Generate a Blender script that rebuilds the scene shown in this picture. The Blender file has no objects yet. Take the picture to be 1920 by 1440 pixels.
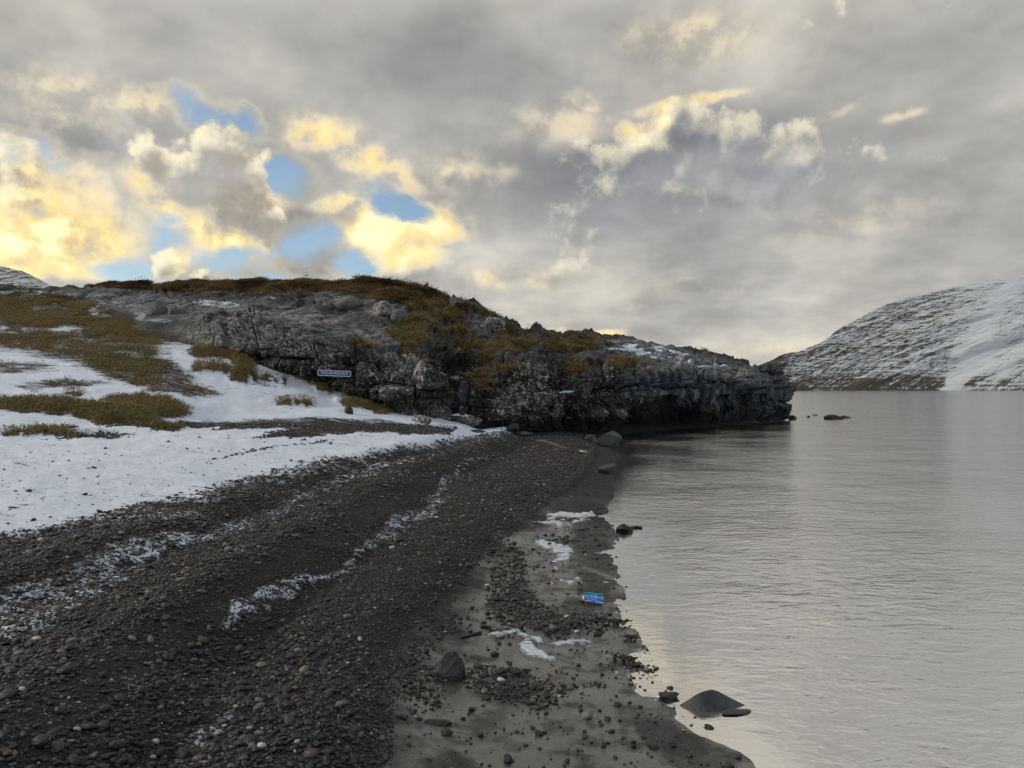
import bpy, math, random
import numpy as np
from mathutils import Vector

# ------------------------------------------------------------------ camera, sky, sun, exposure
F = 1386.0            # focal length in photo pixels (1920 wide)
HZ = 729.5            # horizon row of the photo
CAMZ = 1.8            # eye height above the water
scene = bpy.context.scene
COL = scene.collection

cam_data = bpy.data.cameras.new('camera')
cam_data.sensor_width = 36.0
cam_data.lens = 36.0 * F / 1920.0
cam_data.shift_y = (HZ - 720.0) / 1920.0
cam_data.clip_start = 0.05
cam_data.clip_end = 9000.0
cam = bpy.data.objects.new('camera', cam_data)
cam.location = (0, 0, CAMZ)
cam.rotation_euler = (math.radians(90), 0, 0)
COL.objects.link(cam)
scene.camera = cam

SUN_AZ, SUN_EL = -92.0, 20.0          # degrees, azimuth clockwise from +Y
SKY_STRENGTH = 0.12

scene.view_settings.view_transform = 'Standard'
scene.view_settings.look = 'None'
scene.view_settings.exposure = 0.25
scene.view_settings.gamma = 1.0
scene.view_settings.use_curve_mapping = False
scene.render.engine = 'CYCLES'
scene.cycles.max_bounces = 4
scene.cycles.diffuse_bounces = 2
scene.cycles.glossy_bounces = 2
scene.cycles.transparent_max_bounces = 6
scene.cycles.use_denoising = True
scene.cycles.use_adaptive_sampling = True
scene.cycles.adaptive_threshold = 0.02
scene.cycles.sample_clamp_indirect = 4.0


class NT:
    """small helper to write node trees"""
    def __init__(s, tree):
        s.t = tree; s.n = tree.nodes; s.l = tree.links
    def node(s, kind, **kw):
        nd = s.n.new(kind)
        for k, v in kw.items():
            setattr(nd, k, v)
        return nd
    def put(s, sock, v):
        if v is None:
            return
        if isinstance(v, bpy.types.NodeSocket):
            s.l.new(v, sock)
        else:
            if sock.type == 'RGBA' and not isinstance(v, (int, float)) and len(v) == 3:
                v = (*v, 1.0)
            sock.default_value = v
    def m(s, op, a, b=None, c=None, clamp=False):
        nd = s.node('ShaderNodeMath', operation=op, use_clamp=clamp)
        for i, v in enumerate((a, b, c)):
            s.put(nd.inputs[i], v)
        return nd.outputs[0]
    def v(s, op, a, b=None, out=0):
        nd = s.node('ShaderNodeVectorMath', operation=op)
        s.put(nd.inputs[0], a)
        if b is not None:
            if op == 'SCALE':
                s.put(nd.inputs['Scale'], b)
            else:
                s.put(nd.inputs[1], b)
        return nd.outputs[out]
    def sep(s, a):
        nd = s.node('ShaderNodeSeparateXYZ'); s.put(nd.inputs[0], a); return nd.outputs
    def comb(s, x, y, z=0.0):
        nd = s.node('ShaderNodeCombineXYZ')
        for i, v in enumerate((x, y, z)):
            s.put(nd.inputs[i], v)
        return nd.outputs[0]
    def noise(s, vec, scale, detail=4.0, rough=0.55, dist=0.0, color=False, lac=2.0):
        nd = s.node('ShaderNodeTexNoise')
        s.put(nd.inputs['Vector'], vec); s.put(nd.inputs['Scale'], scale)
        s.put(nd.inputs['Detail'], detail); s.put(nd.inputs['Roughness'], rough)
        s.put(nd.inputs['Distortion'], dist); s.put(nd.inputs['Lacunarity'], lac)
        return nd.outputs[1 if color else 0]
    def voro(s, vec, scale, feature='F1', out=0, rand=1.0):
        nd = s.node('ShaderNodeTexVoronoi', feature=feature)
        s.put(nd.inputs['Vector'], vec); s.put(nd.inputs['Scale'], scale)
        s.put(nd.inputs['Randomness'], rand)
        return nd.outputs[out]
    def mr(s, v, a, b, c=0.0, d=1.0, smooth=True):
        nd = s.node('ShaderNodeMapRange', interpolation_type='SMOOTHSTEP' if smooth else 'LINEAR')
        for i, x in enumerate((v, a, b, c, d)):
            s.put(nd.inputs[i], x)
        return nd.outputs[0]
    def mix(s, fac, a, b, blend='MIX'):
        nd = s.node('ShaderNodeMix', data_type='RGBA', blend_type=blend)
        s.put(nd.inputs[0], fac); s.put(nd.inputs[6], a); s.put(nd.inputs[7], b)
        return nd.outputs[2]
    def ramp(s, fac, stops):
        nd = s.node('ShaderNodeValToRGB')
        el = nd.color_ramp.elements
        while len(el) < len(stops):
            el.new(0.5)
        for e, (p, c) in zip(el, stops):
            e.position = p; e.color = (*c, 1.0) if len(c) == 3 else c
        s.put(nd.inputs[0], fac)
        return nd.outputs[0]
    def attr(s, name):
        nd = s.node('ShaderNodeAttribute', attribute_name=name); return nd.outputs['Fac']
    def bump(s, h, strength=1.0, dist=0.02, normal=None):
        nd = s.node('ShaderNodeBump')
        s.put(nd.inputs['Strength'], strength); s.put(nd.inputs['Distance'], dist); s.put(nd.inputs['Height'], h)
        if normal is not None:
            s.put(nd.inputs['Normal'], normal)
        return nd.outputs[0]


def azel(px, py):
    az = math.degrees(math.atan2(px - 960, F))
    el = math.degrees(math.atan2(HZ - py, math.hypot(F, px - 960)))
    return az, el


def build_sky():
    w = bpy.data.worlds.new('World'); scene.world = w
    w.use_nodes = True
    t = NT(w.node_tree)
    t.n.clear()
    out = t.node('ShaderNodeOutputWorld'); bg = t.node('ShaderNodeBackground')
    t.l.new(bg.outputs[0], out.inputs[0])
    sky = t.node('ShaderNodeTexSky', sky_type='NISHITA')
    sky.sun_disc = False
    sky.sun_elevation = math.radians(SUN_EL); sky.sun_rotation = math.radians(SUN_AZ)
    sky.air_density = 1.0; sky.dust_density = 0.3; sky.ozone_density = 2.0
    d = t.node('ShaderNodeTexCoord').outputs['Generated']
    x, y, z = t.sep(d)
    az = t.m('MULTIPLY', t.m('ARCTAN2', x, y), 57.2958)
    el = t.m('MULTIPLY', t.m('ARCSINE', z), 57.2958)
    # cloud-plane style coordinates for texture: clouds get flatter towards the horizon
    zc = t.m('ADD', t.m('MAXIMUM', z, 0.0), 0.28)
    flat = t.comb(t.m('DIVIDE', x, zc), t.m('DIVIDE', y, zc), z)
    warp1 = t.v('SUBTRACT', t.noise(d, 5.0, 2.0, 0.5, color=True), (0.5, 0.5, 0.5))
    warp2 = t.v('SUBTRACT', t.noise(d, 13.0, 3.0, 0.55, color=True), (0.5, 0.5, 0.5))
    P0 = t.comb(az, el, 0.0)
    Psoft = t.v('ADD', P0, t.v('ADD', t.v('MULTIPLY', warp1, (7.0, 5.0, 0.0)), t.v('MULTIPLY', warp2, (1.6, 1.4, 0.0))))

    def blobs(lst, pos, inner=0.25, outer=1.25):
        acc = None
        for k, (px, py, rx, ry, s, *rot) in enumerate(lst):
            if k and k % 4 == 0:            # evaluate the list in small batches (keeps the shader stack short)
                nd = t.node('ShaderNodeVectorMath', operation='MULTIPLY_ADD')
                t.put(nd.inputs[0], acc); nd.inputs[1].default_value = (1e-6, 1e-6, 0); t.put(nd.inputs[2], pos)
                pos = nd.outputs[0]
            a, e = azel(px, py)
            ix, iy = 24.0 / rx, 24.0 / ry
            if rot:
                q = t.v('SUBTRACT', pos, (a, e, 0.0))
                ct, st = math.cos(math.radians(rot[0])), math.sin(math.radians(rot[0]))
                u1 = t.v('DOT_PRODUCT', q, (ct * ix, st * ix, 0.0), out=1)
                v1 = t.v('DOT_PRODUCT', q, (-st * iy, ct * iy, 0.0), out=1)
                ln = t.m('SQRT', t.m('ADD', t.m('MULTIPLY', u1, u1), t.m('MULTIPLY', v1, v1)))
            else:
                nd = t.node('ShaderNodeVectorMath', operation='MULTIPLY_ADD')
                t.put(nd.inputs[0], pos); nd.inputs[1].default_value = (ix, iy, 0.0); nd.inputs[2].default_value = (-a * ix, -e * iy, 0.0)
                ln = t.v('LENGTH', nd.outputs[0], out=1)
            v = t.mr(ln, outer, inner, 0.0, s)
            acc = v if acc is None else t.m('MAXIMUM', acc, v)
        return acc

    holes = [(10, 280, 70, 34, 1.5), (90, 318, 80, 30, 1.5, 25), (200, 225, 90, 34, 1.4, -10), (330, 195, 80, 34, 1.4, -25),
             (245, 122, 40, 16, .9, -30), (420, 235, 60, 22, 1.2, -25), (540, 345, 80, 30, 1.5, -14), (610, 378, 55, 24, 1.3, -15),
             (720, 388, 60, 20, 1.2, -20), (280, 440, 66, 46, 1.5), (250, 480, 60, 26, 1.3), (390, 476, 90, 22, 1.3), (610, 440, 40, 46, 1.3, -50),
             (650, 495, 45, 26, 1.3), (500, 508, 80, 12, .9),
             (-500, 240, 200, 50, 1.3), (-1500, -200, 260, 120, 1.2)]
    warm = [(50, 350, 110, 70, .95), (90, 430, 150, 70, 1.05), (60, 490, 120, 30, .7), (240, 340, 70, 60, .6), (370, 418, 150, 30, 1.0, -12),
            (515, 378, 60, 30, 1.0), (590, 262, 110, 40, .7), (700, 320, 120, 40, .62, -15), (700, 440, 100, 62, 1.05),
            (800, 440, 100, 56, .85), (770, 495, 100, 34, .75), (640, 388, 60, 22, 1.05), (110, 180, 110, 80, .5),
            (240, 180, 70, 40, .55), (322, 472, 32, 34, 1.1), (930, 520, 70, 26, .5), (1190, 262, 30, 30, 1.0),
            (1300, 196, 110, 16, .9, 8), (1245, 228, 60, 18, .8, 25), (1110, 205, 60, 30, .35), (1560, 232, 70, 12, .42, 25),
            (1682, 212, 46, 12, .40, 12), (1310, 60, 130, 70, .45), (1050, 250, 160, 60, .34), (1600, 420, 200, 60, .26), (880, 330, 120, 60, .38), (1100, 612, 90, 13, 1.0),
            (1040, 505, 80, 24, .45), (1330, 520, 160, 26, .28), (1400, 650, 180, 20, .3), (-300, 400, 260, 140, .9)]
    dark = [(1150, 340, 210, 80, 1.0), (1290, 290, 90, 60, .8), (1430, 280, 120, 70, .9), (1500, 350, 120, 80, .7, -30),
            (1640, 300, 130, 90, .5), (850, 120, 330, 120, .75, -8), (1130, 60, 220, 90, .6), (330, 290, 90, 55, .5),
            (560, 450, 65, 50, .75), (480, 500, 100, 24, .55), (1720, 420, 220, 150, .45), (1700, 110, 260, 90, .4),
            (1330, 400, 140, 60, .5), (150, 520, 120, 26, .5), (380, 500, 70, 20, .5), (600, 40, 260, 70, .5), (90, 250, 90, 30, .6)]
    lobes = [(1205, 292, 44, 34, 1), (1300, 262, 72, 66, 1), (1378, 275, 70, 78, 1), (1480, 300, 90, 62, .9), (1590, 285, 70, 44, .8), (1190, 345, 130, 60, .8),
             (290, 285, 60, 50, 1), (385, 285, 85, 62, 1), (455, 345, 62, 74, 1, -20), (520, 410, 60, 44, .9, -30), (20, 345, 44, 46, .8), (320, 478, 30, 30, .8), (375, 500, 34, 18, .8)]
    Pl = t.v('ADD', P0, t.v('ADD', t.v('MULTIPLY', warp1, (3.0, 2.4, 0.0)), t.v('MULTIPLY', warp2, (4.2, 3.6, 0.0))))
    Lb = blobs(lobes, Pl, 0.0, 1.75)
    Lbu = blobs(lobes, t.v('ADD', Pl, (-0.5, 1.15, 0.0)), 0.0, 1.75)
    H = blobs(holes, Psoft, 0.0, 2.2)
    W = blobs(warm, Psoft, 0.0, 1.35)
    D = blobs(dark, Psoft, 0.0, 1.7)
    # relief: density sampled here and a little towards the sun
    n_big = t.noise(flat, 1.15, 5.0, 0.54)
    n_off = t.noise(t.v('ADD', flat, (-0.10, -0.05, 0.04)), 1.15, 5.0, 0.54)
    rel = t.m('SUBTRACT', n_big, n_off)
    puff = t.noise(d, 9.0, 7.0, 0.58)
    puff_off = t.noise(t.v('ADD', d, (-0.012, 0.0, 0.018)), 9.0, 7.0, 0.58)
    prel = t.m('SUBTRACT', puff, puff_off)
    L = t.mr(t.m('ADD', Lb, t.m('MULTIPLY', t.m('SUBTRACT', puff, 0.5), 2.8)), 0.40, 0.66)
    Lup = t.mr(t.m('ADD', Lbu, t.m('MULTIPLY', t.m('SUBTRACT', puff_off, 0.5), 2.8)), 0.22, 0.80)
    wisp = t.noise(t.v('MULTIPLY', d, (1.0, 1.0, 1.5)), 5.5, 8.0, 0.60)
    # openings continue round the rest of the sky
    nat = t.mr(t.noise(flat, 0.9, 4.0, 0.5), 0.37, 0.50, 0.0, 1.15)
    away = t.mr(t.v('DISTANCE', d, (0.0, 0.92, 0.3), out=1), 0.75, 1.1)
    Hn = t.m('MAXIMUM', H, t.m('MULTIPLY', nat, away))
    edge = t.m('ADD', t.m('MULTIPLY', Hn, 0.80), t.m('MULTIPLY', t.mr(Hn, 0.0, 0.25, 0.3, 1.0), t.m('ADD', t.m('MULTIPLY', t.m('SUBTRACT', wisp, 0.5), 4.2), t.m('MULTIPLY', t.m('SUBTRACT', puff, 0.5), 1.8))))
    edge = t.m('SUBTRACT', edge, t.m('MULTIPLY', L, 0.40))
    hole = t.mr(edge, 0.46, 1.12)
    # grey cloud body
    g = t.mr(n_big, 0.28, 0.72)
    grey = t.ramp(g, [(0.0, (0.30, 0.30, 0.30)), (0.5, (0.42, 0.41, 0.38)), (1.0, (0.56, 0.53, 0.46))])
    low = t.mr(el, 9.0, 0.0, 0.0, 0.55)
    grey = t.mix(low, grey, (0.50, 0.475, 0.42))
    grey = t.mix(D, grey, (0.225, 0.232, 0.25))
    lit = t.m('ADD', t.m('MULTIPLY', prel, 2.4), t.m('ADD', t.m('MULTIPLY', rel, 2.0), puff))
    Wn = t.m('MAXIMUM', t.m('ADD', W, t.m('MULTIPLY', t.m('SUBTRACT', wisp, 0.5), t.m('MULTIPLY', W, 2.0))), 0.0)
    wmod = t.m('MULTIPLY', Wn, t.mr(lit, 0.18, 0.72, 0.45, 1.15))
    wcol = t.ramp(wmod, [(0.0, (0.42, 0.405, 0.375)), (0.35, (0.64, 0.565, 0.43)), (0.7, (0.84, 0.66, 0.31)), (1.0, (0.98, 0.85, 0.49))])
    body = t.mix(t.mr(wmod, 0.0, 0.45), grey, wcol)
    # nearer cloud heads: greyer bodies with sunlit upper edges
    lcol = t.mix(t.mr(az, -14.0, -4.0), (0.40, 0.355, 0.295), (0.265, 0.272, 0.29))
    body = t.mix(t.m('MULTIPLY', L, t.mr(lit, 0.30, 0.75, 0.80, 0.15)), body, lcol)
    shade = t.m('ADD', 1.0, t.m('ADD', t.m('MULTIPLY', rel, 1.7), t.m('MULTIPLY', prel, t.m('ADD', 0.45, t.m('MULTIPLY', t.m('MAXIMUM', W, L), 1.1)))))
    shade = t.m('MINIMUM', t.m('MAXIMUM', shade, 0.66), 1.32)
    body = t.v('SCALE', body, shade)
    lrim = t.m('MULTIPLY', L, t.m('SUBTRACT', 1.0, Lup))
    body = t.mix(t.m('MULTIPLY', lrim, t.mr(az, -14.0, -4.0, 0.66, 0.48)), body, (1.06, 0.95, 0.66))
    rim = t.m('MULTIPLY', t.mr(edge, 0.15, 0.52), t.m('SUBTRACT', 1.0, hole))
    body = t.mix(t.m('MULTIPLY', rim, 0.14), body, (0.98, 0.88, 0.60))
    # sky seen through the openings
    blue = t.v('SCALE', sky.outputs[0], SKY_STRENGTH)
    blue = t.mix(t.mr(wisp, 0.62, 0.40, 0.10, 0.34), blue, (0.50, 0.58, 0.62))
    col = t.mix(hole, body, blue)
    # below the horizon: dim grey
    below = t.mr(z, -0.02, -0.12)
    col = t.mix(below, col, (0.10, 0.10, 0.10))
    t.l.new(col, bg.inputs['Color'])
    bg.inputs['Strength'].default_value = 1.0
    w.cycles.sampling_method = 'NONE'


build_sky()

sun_data = bpy.data.lights.new('sun', 'SUN')
sun_data.energy = 1.45
sun_data.angle = math.radians(14)
sun_data.color = (1.0, 0.92, 0.80)
sun = bpy.data.objects.new('sun', sun_data)
_a, _e = math.radians(SUN_AZ), math.radians(SUN_EL)
sdir = Vector((math.sin(_a) * math.cos(_e), math.cos(_a) * math.cos(_e), math.sin(_e)))
sun.rotation_euler = sdir.to_track_quat('Z', 'Y').to_euler()
COL.objects.link(sun)

# ------------------------------------------------------------------ numpy noise and painting helpers
rng = np.random.default_rng(7)
random.seed(7)


def hash3(ix, iy, iz, seed=0):
    h = (ix.astype(np.int64) * 374761393 + iy.astype(np.int64) * 668265263 + iz.astype(np.int64) * 2147483647 + seed * 974634777) & 0xFFFFFFFF
    h = ((h ^ (h >> 13)) * 1274126177) & 0xFFFFFFFF
    h = ((h ^ (h >> 16)) * 2246822519) & 0xFFFFFFFF
    h = h ^ (h >> 15)
    return (h & 0xFFFFFF).astype(np.float64) / float(0x1000000)


def vnoise(x, y, z, seed=0):
    ix, iy, iz = np.floor(x), np.floor(y), np.floor(z)
    fx, fy, fz = x - ix, y - iy, z - iz
    ix, iy, iz = ix.astype(np.int64), iy.astype(np.int64), iz.astype(np.int64)
    u = fx * fx * fx * (fx * (fx * 6 - 15) + 10); v = fy * fy * fy * (fy * (fy * 6 - 15) + 10); w = fz * fz * fz * (fz * (fz * 6 - 15) + 10)
    r = 0.0
    for dx in (0, 1):
        for dy in (0, 1):
            for dz in (0, 1):
                r = r + hash3(ix + dx, iy + dy, iz + dz, seed) * (u if dx else 1 - u) * (v if dy else 1 - v) * (w if dz else 1 - w)
    return r * 2 - 1


def fbm(x, y, z, octs=4, seed=0, gain=0.5):
    a, s, t = 1.0, 0.0, 0.0
    for o in range(octs):
        s = s + a * vnoise(x, y, z, seed + o * 17)
        t += a; a *= gain
        x, y, z = x * 2.03 + 3.1, y * 2.03 + 7.7, z * 2.03 + 1.3
    return s / t


def worley(x, y, z, seed=0):
    ix, iy, iz = np.floor(x), np.floor(y), np.floor(z)
    f1 = np.full(x.shape, 9.0); f2 = np.full(x.shape, 9.0); cid = np.zeros(x.shape)
    for dx in (-1, 0, 1):
        for dy in (-1, 0, 1):
            for dz in (-1, 0, 1):
                cx, cy, cz = ix + dx, iy + dy, iz + dz
                qx = cx + 0.15 + 0.7 * hash3(cx, cy, cz, seed + 1)
                qy = cy + 0.15 + 0.7 * hash3(cx, cy, cz, seed + 2)
                qz = cz + 0.15 + 0.7 * hash3(cx, cy, cz, seed + 3)
                dd = np.sqrt((x - qx) ** 2 + (y - qy) ** 2 + (z - qz) ** 2)
                near = dd < f1
                f2 = np.where(near, f1, np.minimum(f2, dd))
                cid = np.where(near, hash3(cx, cy, cz, seed + 4), cid)
                f1 = np.where(near, dd, f1)
    return f1, f2, cid


def sstep(a, b, x):
    t = np.clip((x - a) / (b - a), 0, 1)
    return t * t * (3 - 2 * t)


def project(x, y, z):
    yy = np.maximum(y, 0.4)
    return 960 + F * x / yy, HZ - F * (z - CAMZ) / yy


def world(px, py, Y):
    return ((px - 960) / F * Y, Y, CAMZ + (HZ - py) / F * Y)


def paint(px, py, lst):
    """soft ellipses (px, py, rx, ry, strength, rot) -> largest"""
    acc = np.zeros(px.shape)
    for (cx, cy, rx, ry, s, *rot) in lst:
        a = math.radians(rot[0]) if rot else 0.0
        dx, dy = px - cx, py - cy
        u = (dx * math.cos(a) + dy * math.sin(a)) / rx
        v = (-dx * math.sin(a) + dy * math.cos(a)) / ry
        acc = np.maximum(acc, s * sstep(1.35, 0.55, np.sqrt(u * u + v * v)))
    return acc


def stroke(px, py, pts, s=1.0):
    """soft polyline [(px, py, halfwidth)]"""
    acc = np.zeros(px.shape)
    for (x0, y0, w0), (x1, y1, w1) in zip(pts[:-1], pts[1:]):
        dx, dy = x1 - x0, y1 - y0
        t = np.clip(((px - x0) * dx + (py - y0) * dy) / (dx * dx + dy * dy), 0, 1)
        dist = np.hypot(px - x0 - t * dx, py - y0 - t * dy) / (w0 + (w1 - w0) * t)
        acc = np.maximum(acc, s * sstep(1.5, 0.4, dist))
    return acc


def mesh_obj(name, verts, faces, mat=None, parent=None, smooth=True, attrs=None):
    me = bpy.data.meshes.new(name)
    verts = np.asarray(verts, dtype=np.float32); faces = np.asarray(faces, dtype=np.int32)
    k = faces.shape[1]
    me.vertices.add(len(verts)); me.vertices.foreach_set('co', verts.ravel())
    me.loops.add(faces.size); me.loops.foreach_set('vertex_index', faces.ravel())
    me.polygons.add(len(faces)); me.polygons.foreach_set('loop_start', np.arange(0, faces.size, k, dtype=np.int32))
    try:
        me.polygons.foreach_set('loop_total', np.full(len(faces), k, dtype=np.int32))
    except Exception:
        pass
    me.polygons.foreach_set('use_smooth', np.full(len(faces), smooth, dtype=bool))
    me.update(calc_edges=True)
    for n, arr in (attrs or {}).items():
        arr = np.asarray(arr, dtype=np.float32)
        if arr.ndim == 1:
            at = me.attributes.new(n, 'FLOAT', 'POINT'); at.data.foreach_set('value', arr)
        else:
            at = me.attributes.new(n, 'FLOAT_VECTOR', 'POINT'); at.data.foreach_set('vector', arr.ravel())
    me.validate()
    if mat:
        me.materials.append(mat)
    o = bpy.data.objects.new(name, me)
    COL.objects.link(o)
    if parent:
        o.parent = parent
    return o


def grid_faces(nr, nc, wrap=False):
    i = np.arange(nr - 1)[:, None]; j = np.arange(nc if wrap else nc - 1)[None, :]
    j2 = (j + 1) % nc
    a = i * nc + j; b = i * nc + j2; c = (i + 1) * nc + j2; d = (i + 1) * nc + j
    return np.stack([a, b, c, d], -1).reshape(-1, 4)


def tag(o, label, cat, group=None):
    o['label'] = label; o['category'] = cat
    if group:
        o['group'] = group
    return o


# ------------------------------------------------------------------ materials
def principled(name):
    m = bpy.data.materials.new(name); m.use_nodes = True
    t = NT(m.node_tree)
    p = t.n['Principled BSDF']
    return m, t, p


def rock_color(t, pos, lichen=None, slab=None, blue=None):
    """basalt: dark, mottled, lichen blotches; returns colour, height"""
    big = t.noise(pos, 0.9, 5, 0.6)
    fine = t.noise(pos, 7.0, 6, 0.65)
    stretch = t.noise(t.v('MULTIPLY', pos, (1.0, 1.0, 0.28)), 4.0, 5, 0.6)
    c = t.ramp(t.m('ADD', t.m('MULTIPLY', big, 0.5), t.m('MULTIPLY', fine, 0.5)),
               [(0.38, (0.004, 0.004, 0.004)), (0.485, (0.018, 0.0175, 0.0165)), (0.565, (0.085, 0.081, 0.073)), (0.70, (0.20, 0.19, 0.17))])
    if blue is not None:
        bc = t.ramp(stretch, [(0.36, (0.008, 0.010, 0.014)), (0.5, (0.045, 0.054, 0.072)), (0.66, (0.19, 0.21, 0.24))])
        c = t.mix(blue, c, bc)
    if slab is not None:
        streak = t.noise(t.v('MULTIPLY', pos, (0.8, 1.0, 3.2)), 2.6, 7, 0.70, 0.5)
        sc = t.ramp(streak, [(0.36, (0.025, 0.025, 0.027)), (0.5, (0.13, 0.13, 0.13)), (0.62, (0.32, 0.315, 0.31))])
        c = t.mix(slab, c, sc)
    if lichen is not None:
        lv = t.noise(pos, 5.0, 6, 0.72, 1.0)
        l2 = t.noise(pos, 17.0, 3, 0.6)
        f = t.m('ADD', lv, t.m('MULTIPLY', t.m('SUBTRACT', l2, 0.5), 0.6))
        thr = t.m('SUBTRACT', 0.69, t.m('MULTIPLY', lichen, 0.27))
        lf = t.mr(f, thr, t.m('ADD', thr, 0.07))
        lc = t.ramp(t.noise(pos, 3.1, 3, 0.6), [(0.3, (0.26, 0.25, 0.22)), (0.55, (0.45, 0.44, 0.40)), (0.75, (0.60, 0.59, 0.55))])
        c = t.mix(t.m('MULTIPLY', lf, t.mr(lichen, 0.0, 0.15)), c, lc)
    h = t.m('ADD', t.m('MULTIPLY', fine, 0.7), t.m('MULTIPLY', t.noise(pos, 24.0, 4, 0.6), 0.3))
    return c, h


def make_ground():
    m, t, p = principled('ground_cover')
    geo = t.node('ShaderNodeNewGeometry')
    pos = geo.outputs['Position']
    px, py, pz = t.sep(pos)
    a_snow, a_grass, a_rock = t.attr('snow'), t.attr('grass'), t.attr('rock')
    a_wet, a_lich, a_slab, a_blue, a_fine = t.attr('wet'), t.attr('lichen'), t.attr('slab'), t.attr('blue'), t.attr('fine')
    a_hue = t.attr('hue')
    # gravel
    v1 = t.voro(pos, 55.0, out=0); vc = t.voro(pos, 55.0, out=1)
    v2 = t.voro(pos, 150.0, out=0); vc2 = t.voro(pos, 150.0, out=1)
    r1 = t.sep(vc)[0]; r2 = t.sep(vc2)[0]
    rr = t.mix(a_fine, r1, r2)
    big = t.noise(pos, 1.3, 4, 0.6)
    gcol = t.ramp(rr, [(0.0, (0.004, 0.004, 0.0042)), (0.6, (0.011, 0.0108, 0.011)), (0.86, (0.025, 0.0245, 0.0245)), (0.965, (0.10, 0.092, 0.085)), (1.0, (0.30, 0.29, 0.27))])
    gcol = t.mix(t.mr(big, 0.4, 0.7, 0.0, 0.55), gcol, (0.010, 0.0095, 0.0095))
    a_dark = t.attr('dark')
    film = t.mr(t.noise(pos, 2.6, 6, 0.68, 0.6), 0.36, 0.62)
    sandc = t.ramp(t.m('ADD', t.m('MULTIPLY', t.noise(pos, 220.0, 3, 0.7), 0.45), t.m('MULTIPLY', film, 0.5)), [(0.2, (0.009, 0.009, 0.0085)), (0.5, (0.026, 0.0255, 0.024)), (0.75, (0.070, 0.068, 0.063))])
    gcol = t.mix(t.m('MULTIPLY', t.m('MULTIPLY', a_wet, t.m('SUBTRACT', 1.0, a_dark)), 0.85), gcol, sandc)
    gh = t.mix(a_fine, v1, v2)
    # rock
    rcol, rh = rock_color(t, pos, a_lich, a_slab, a_blue)
    tide = t.mr(t.m('ADD', pz, t.m('MULTIPLY', t.m('SUBTRACT', t.noise(pos, 1.4, 4, 0.6), 0.5), 0.9)), 1.0, 0.35)
    rcol = t.mix(t.m('MULTIPLY', tide, 0.9), rcol, (0.010, 0.010, 0.010))
    col = t.mix(a_rock, gcol, rcol)
    # turf soil under the blades
    gn = t.noise(pos, 1.1, 5, 0.6); gf = t.noise(pos, 14.0, 4, 0.65)
    gr = t.ramp(t.m('ADD', t.m('MULTIPLY', gn, 0.5), t.m('MULTIPLY', gf, 0.5)),
                [(0.3, (0.035, 0.025, 0.010)), (0.48, (0.110, 0.078, 0.028)), (0.6, (0.175, 0.122, 0.046)), (0.75, (0.24, 0.18, 0.08))])
    heather = t.ramp(gf, [(0.3, (0.020, 0.012, 0.008)), (0.6, (0.075, 0.042, 0.019)), (0.8, (0.14, 0.09, 0.04))])
    gr = t.mix(a_hue, gr, heather)
    gfac = t.mr(t.m('ADD', a_grass, t.m('MULTIPLY', t.m('SUBTRACT', t.noise(pos, 3.2, 6, 0.65), 0.5), 0.9)), 0.42, 0.56)
    col = t.mix(gfac, col, gr)
    # snow: wind-drawn edges, stones and stalks poking through
    st = t.v('MULTIPLY', pos, (0.45, 1.2, 1.2))
    s1 = t.noise(st, 3.0, 6, 0.68); s2 = t.noise(t.v('MULTIPLY', pos, (0.55, 1.0, 1.0)), 16.0, 5, 0.65)
    sn = t.m('ADD', t.m('MULTIPLY', t.m('SUBTRACT', s1, 0.5), 1.5), t.m('MULTIPLY', t.m('SUBTRACT', s2, 0.5), 1.3))
    sfac = t.m('MULTIPLY', t.mr(t.m('ADD', a_snow, sn), 0.42, 0.62), t.mr(a_snow, 0.45, 0.78, 0.62, 1.0))
    scol = t.ramp(t.noise(pos, 2.0, 5, 0.6), [(0.3, (0.71, 0.78, 0.90)), (0.7, (0.82, 0.87, 0.95))])  # blue of the sky light is put into the snow's base colour
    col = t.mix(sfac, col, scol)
    t.l.new(col, p.inputs['Base Color'])
    wetn = t.m('MULTIPLY', t.m('MULTIPLY', a_wet, t.m('SUBTRACT', 1.0, t.m('MULTIPLY', a_dark, 0.8))), t.mr(t.noise(pos, 4.5, 5, 0.65), 0.36, 0.58, 0.25, 1.0))
    rough = t.m('SUBTRACT', 0.85, t.m('MULTIPLY', wetn, 0.55))
    p.inputs['Coat Roughness'].default_value = 0.06
    p.inputs['Coat IOR'].default_value = 1.62
    t.l.new(t.m('MINIMUM', t.m('MULTIPLY', wetn, 1.4), 1.0), p.inputs['Coat Weight'])
    rough = t.m('SUBTRACT', rough, t.m('MULTIPLY', t.m('MULTIPLY', a_rock, a_blue), 0.30))
    rough = t.m('MAXIMUM', rough, t.m('MULTIPLY', sfac, 0.7))
    t.l.new(rough, p.inputs['Roughness'])
    p.inputs['Specular IOR Level'].default_value = 0.45
    # relief
    dry = t.m('MULTIPLY', t.m('SUBTRACT', 1.0, a_rock), t.m('SUBTRACT', 1.0, t.m('MULTIPLY', a_wet, 0.85)))
    b1 = t.bump(t.m('MULTIPLY', t.m('SUBTRACT', 1.0, gh), t.m('MULTIPLY', dry, t.m('SUBTRACT', 1.0, sfac))), 0.9, 0.010)
    b2 = t.bump(t.m('MULTIPLY', rh, a_rock), 0.9, 0.10, b1)
    b3 = t.bump(t.m('MULTIPLY', gf, gfac), 0.8, 0.10, b2)
    b4 = t.bump(t.m('MULTIPLY', sfac, t.m('ADD', 1.0, t.m('ADD', t.m('MULTIPLY', s1, 2.2), t.m('MULTIPLY', s2, 0.7)))), 0.8, 0.04, b3)
    wob = t.noise(pos, 28.0, 4, 0.6)
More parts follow.
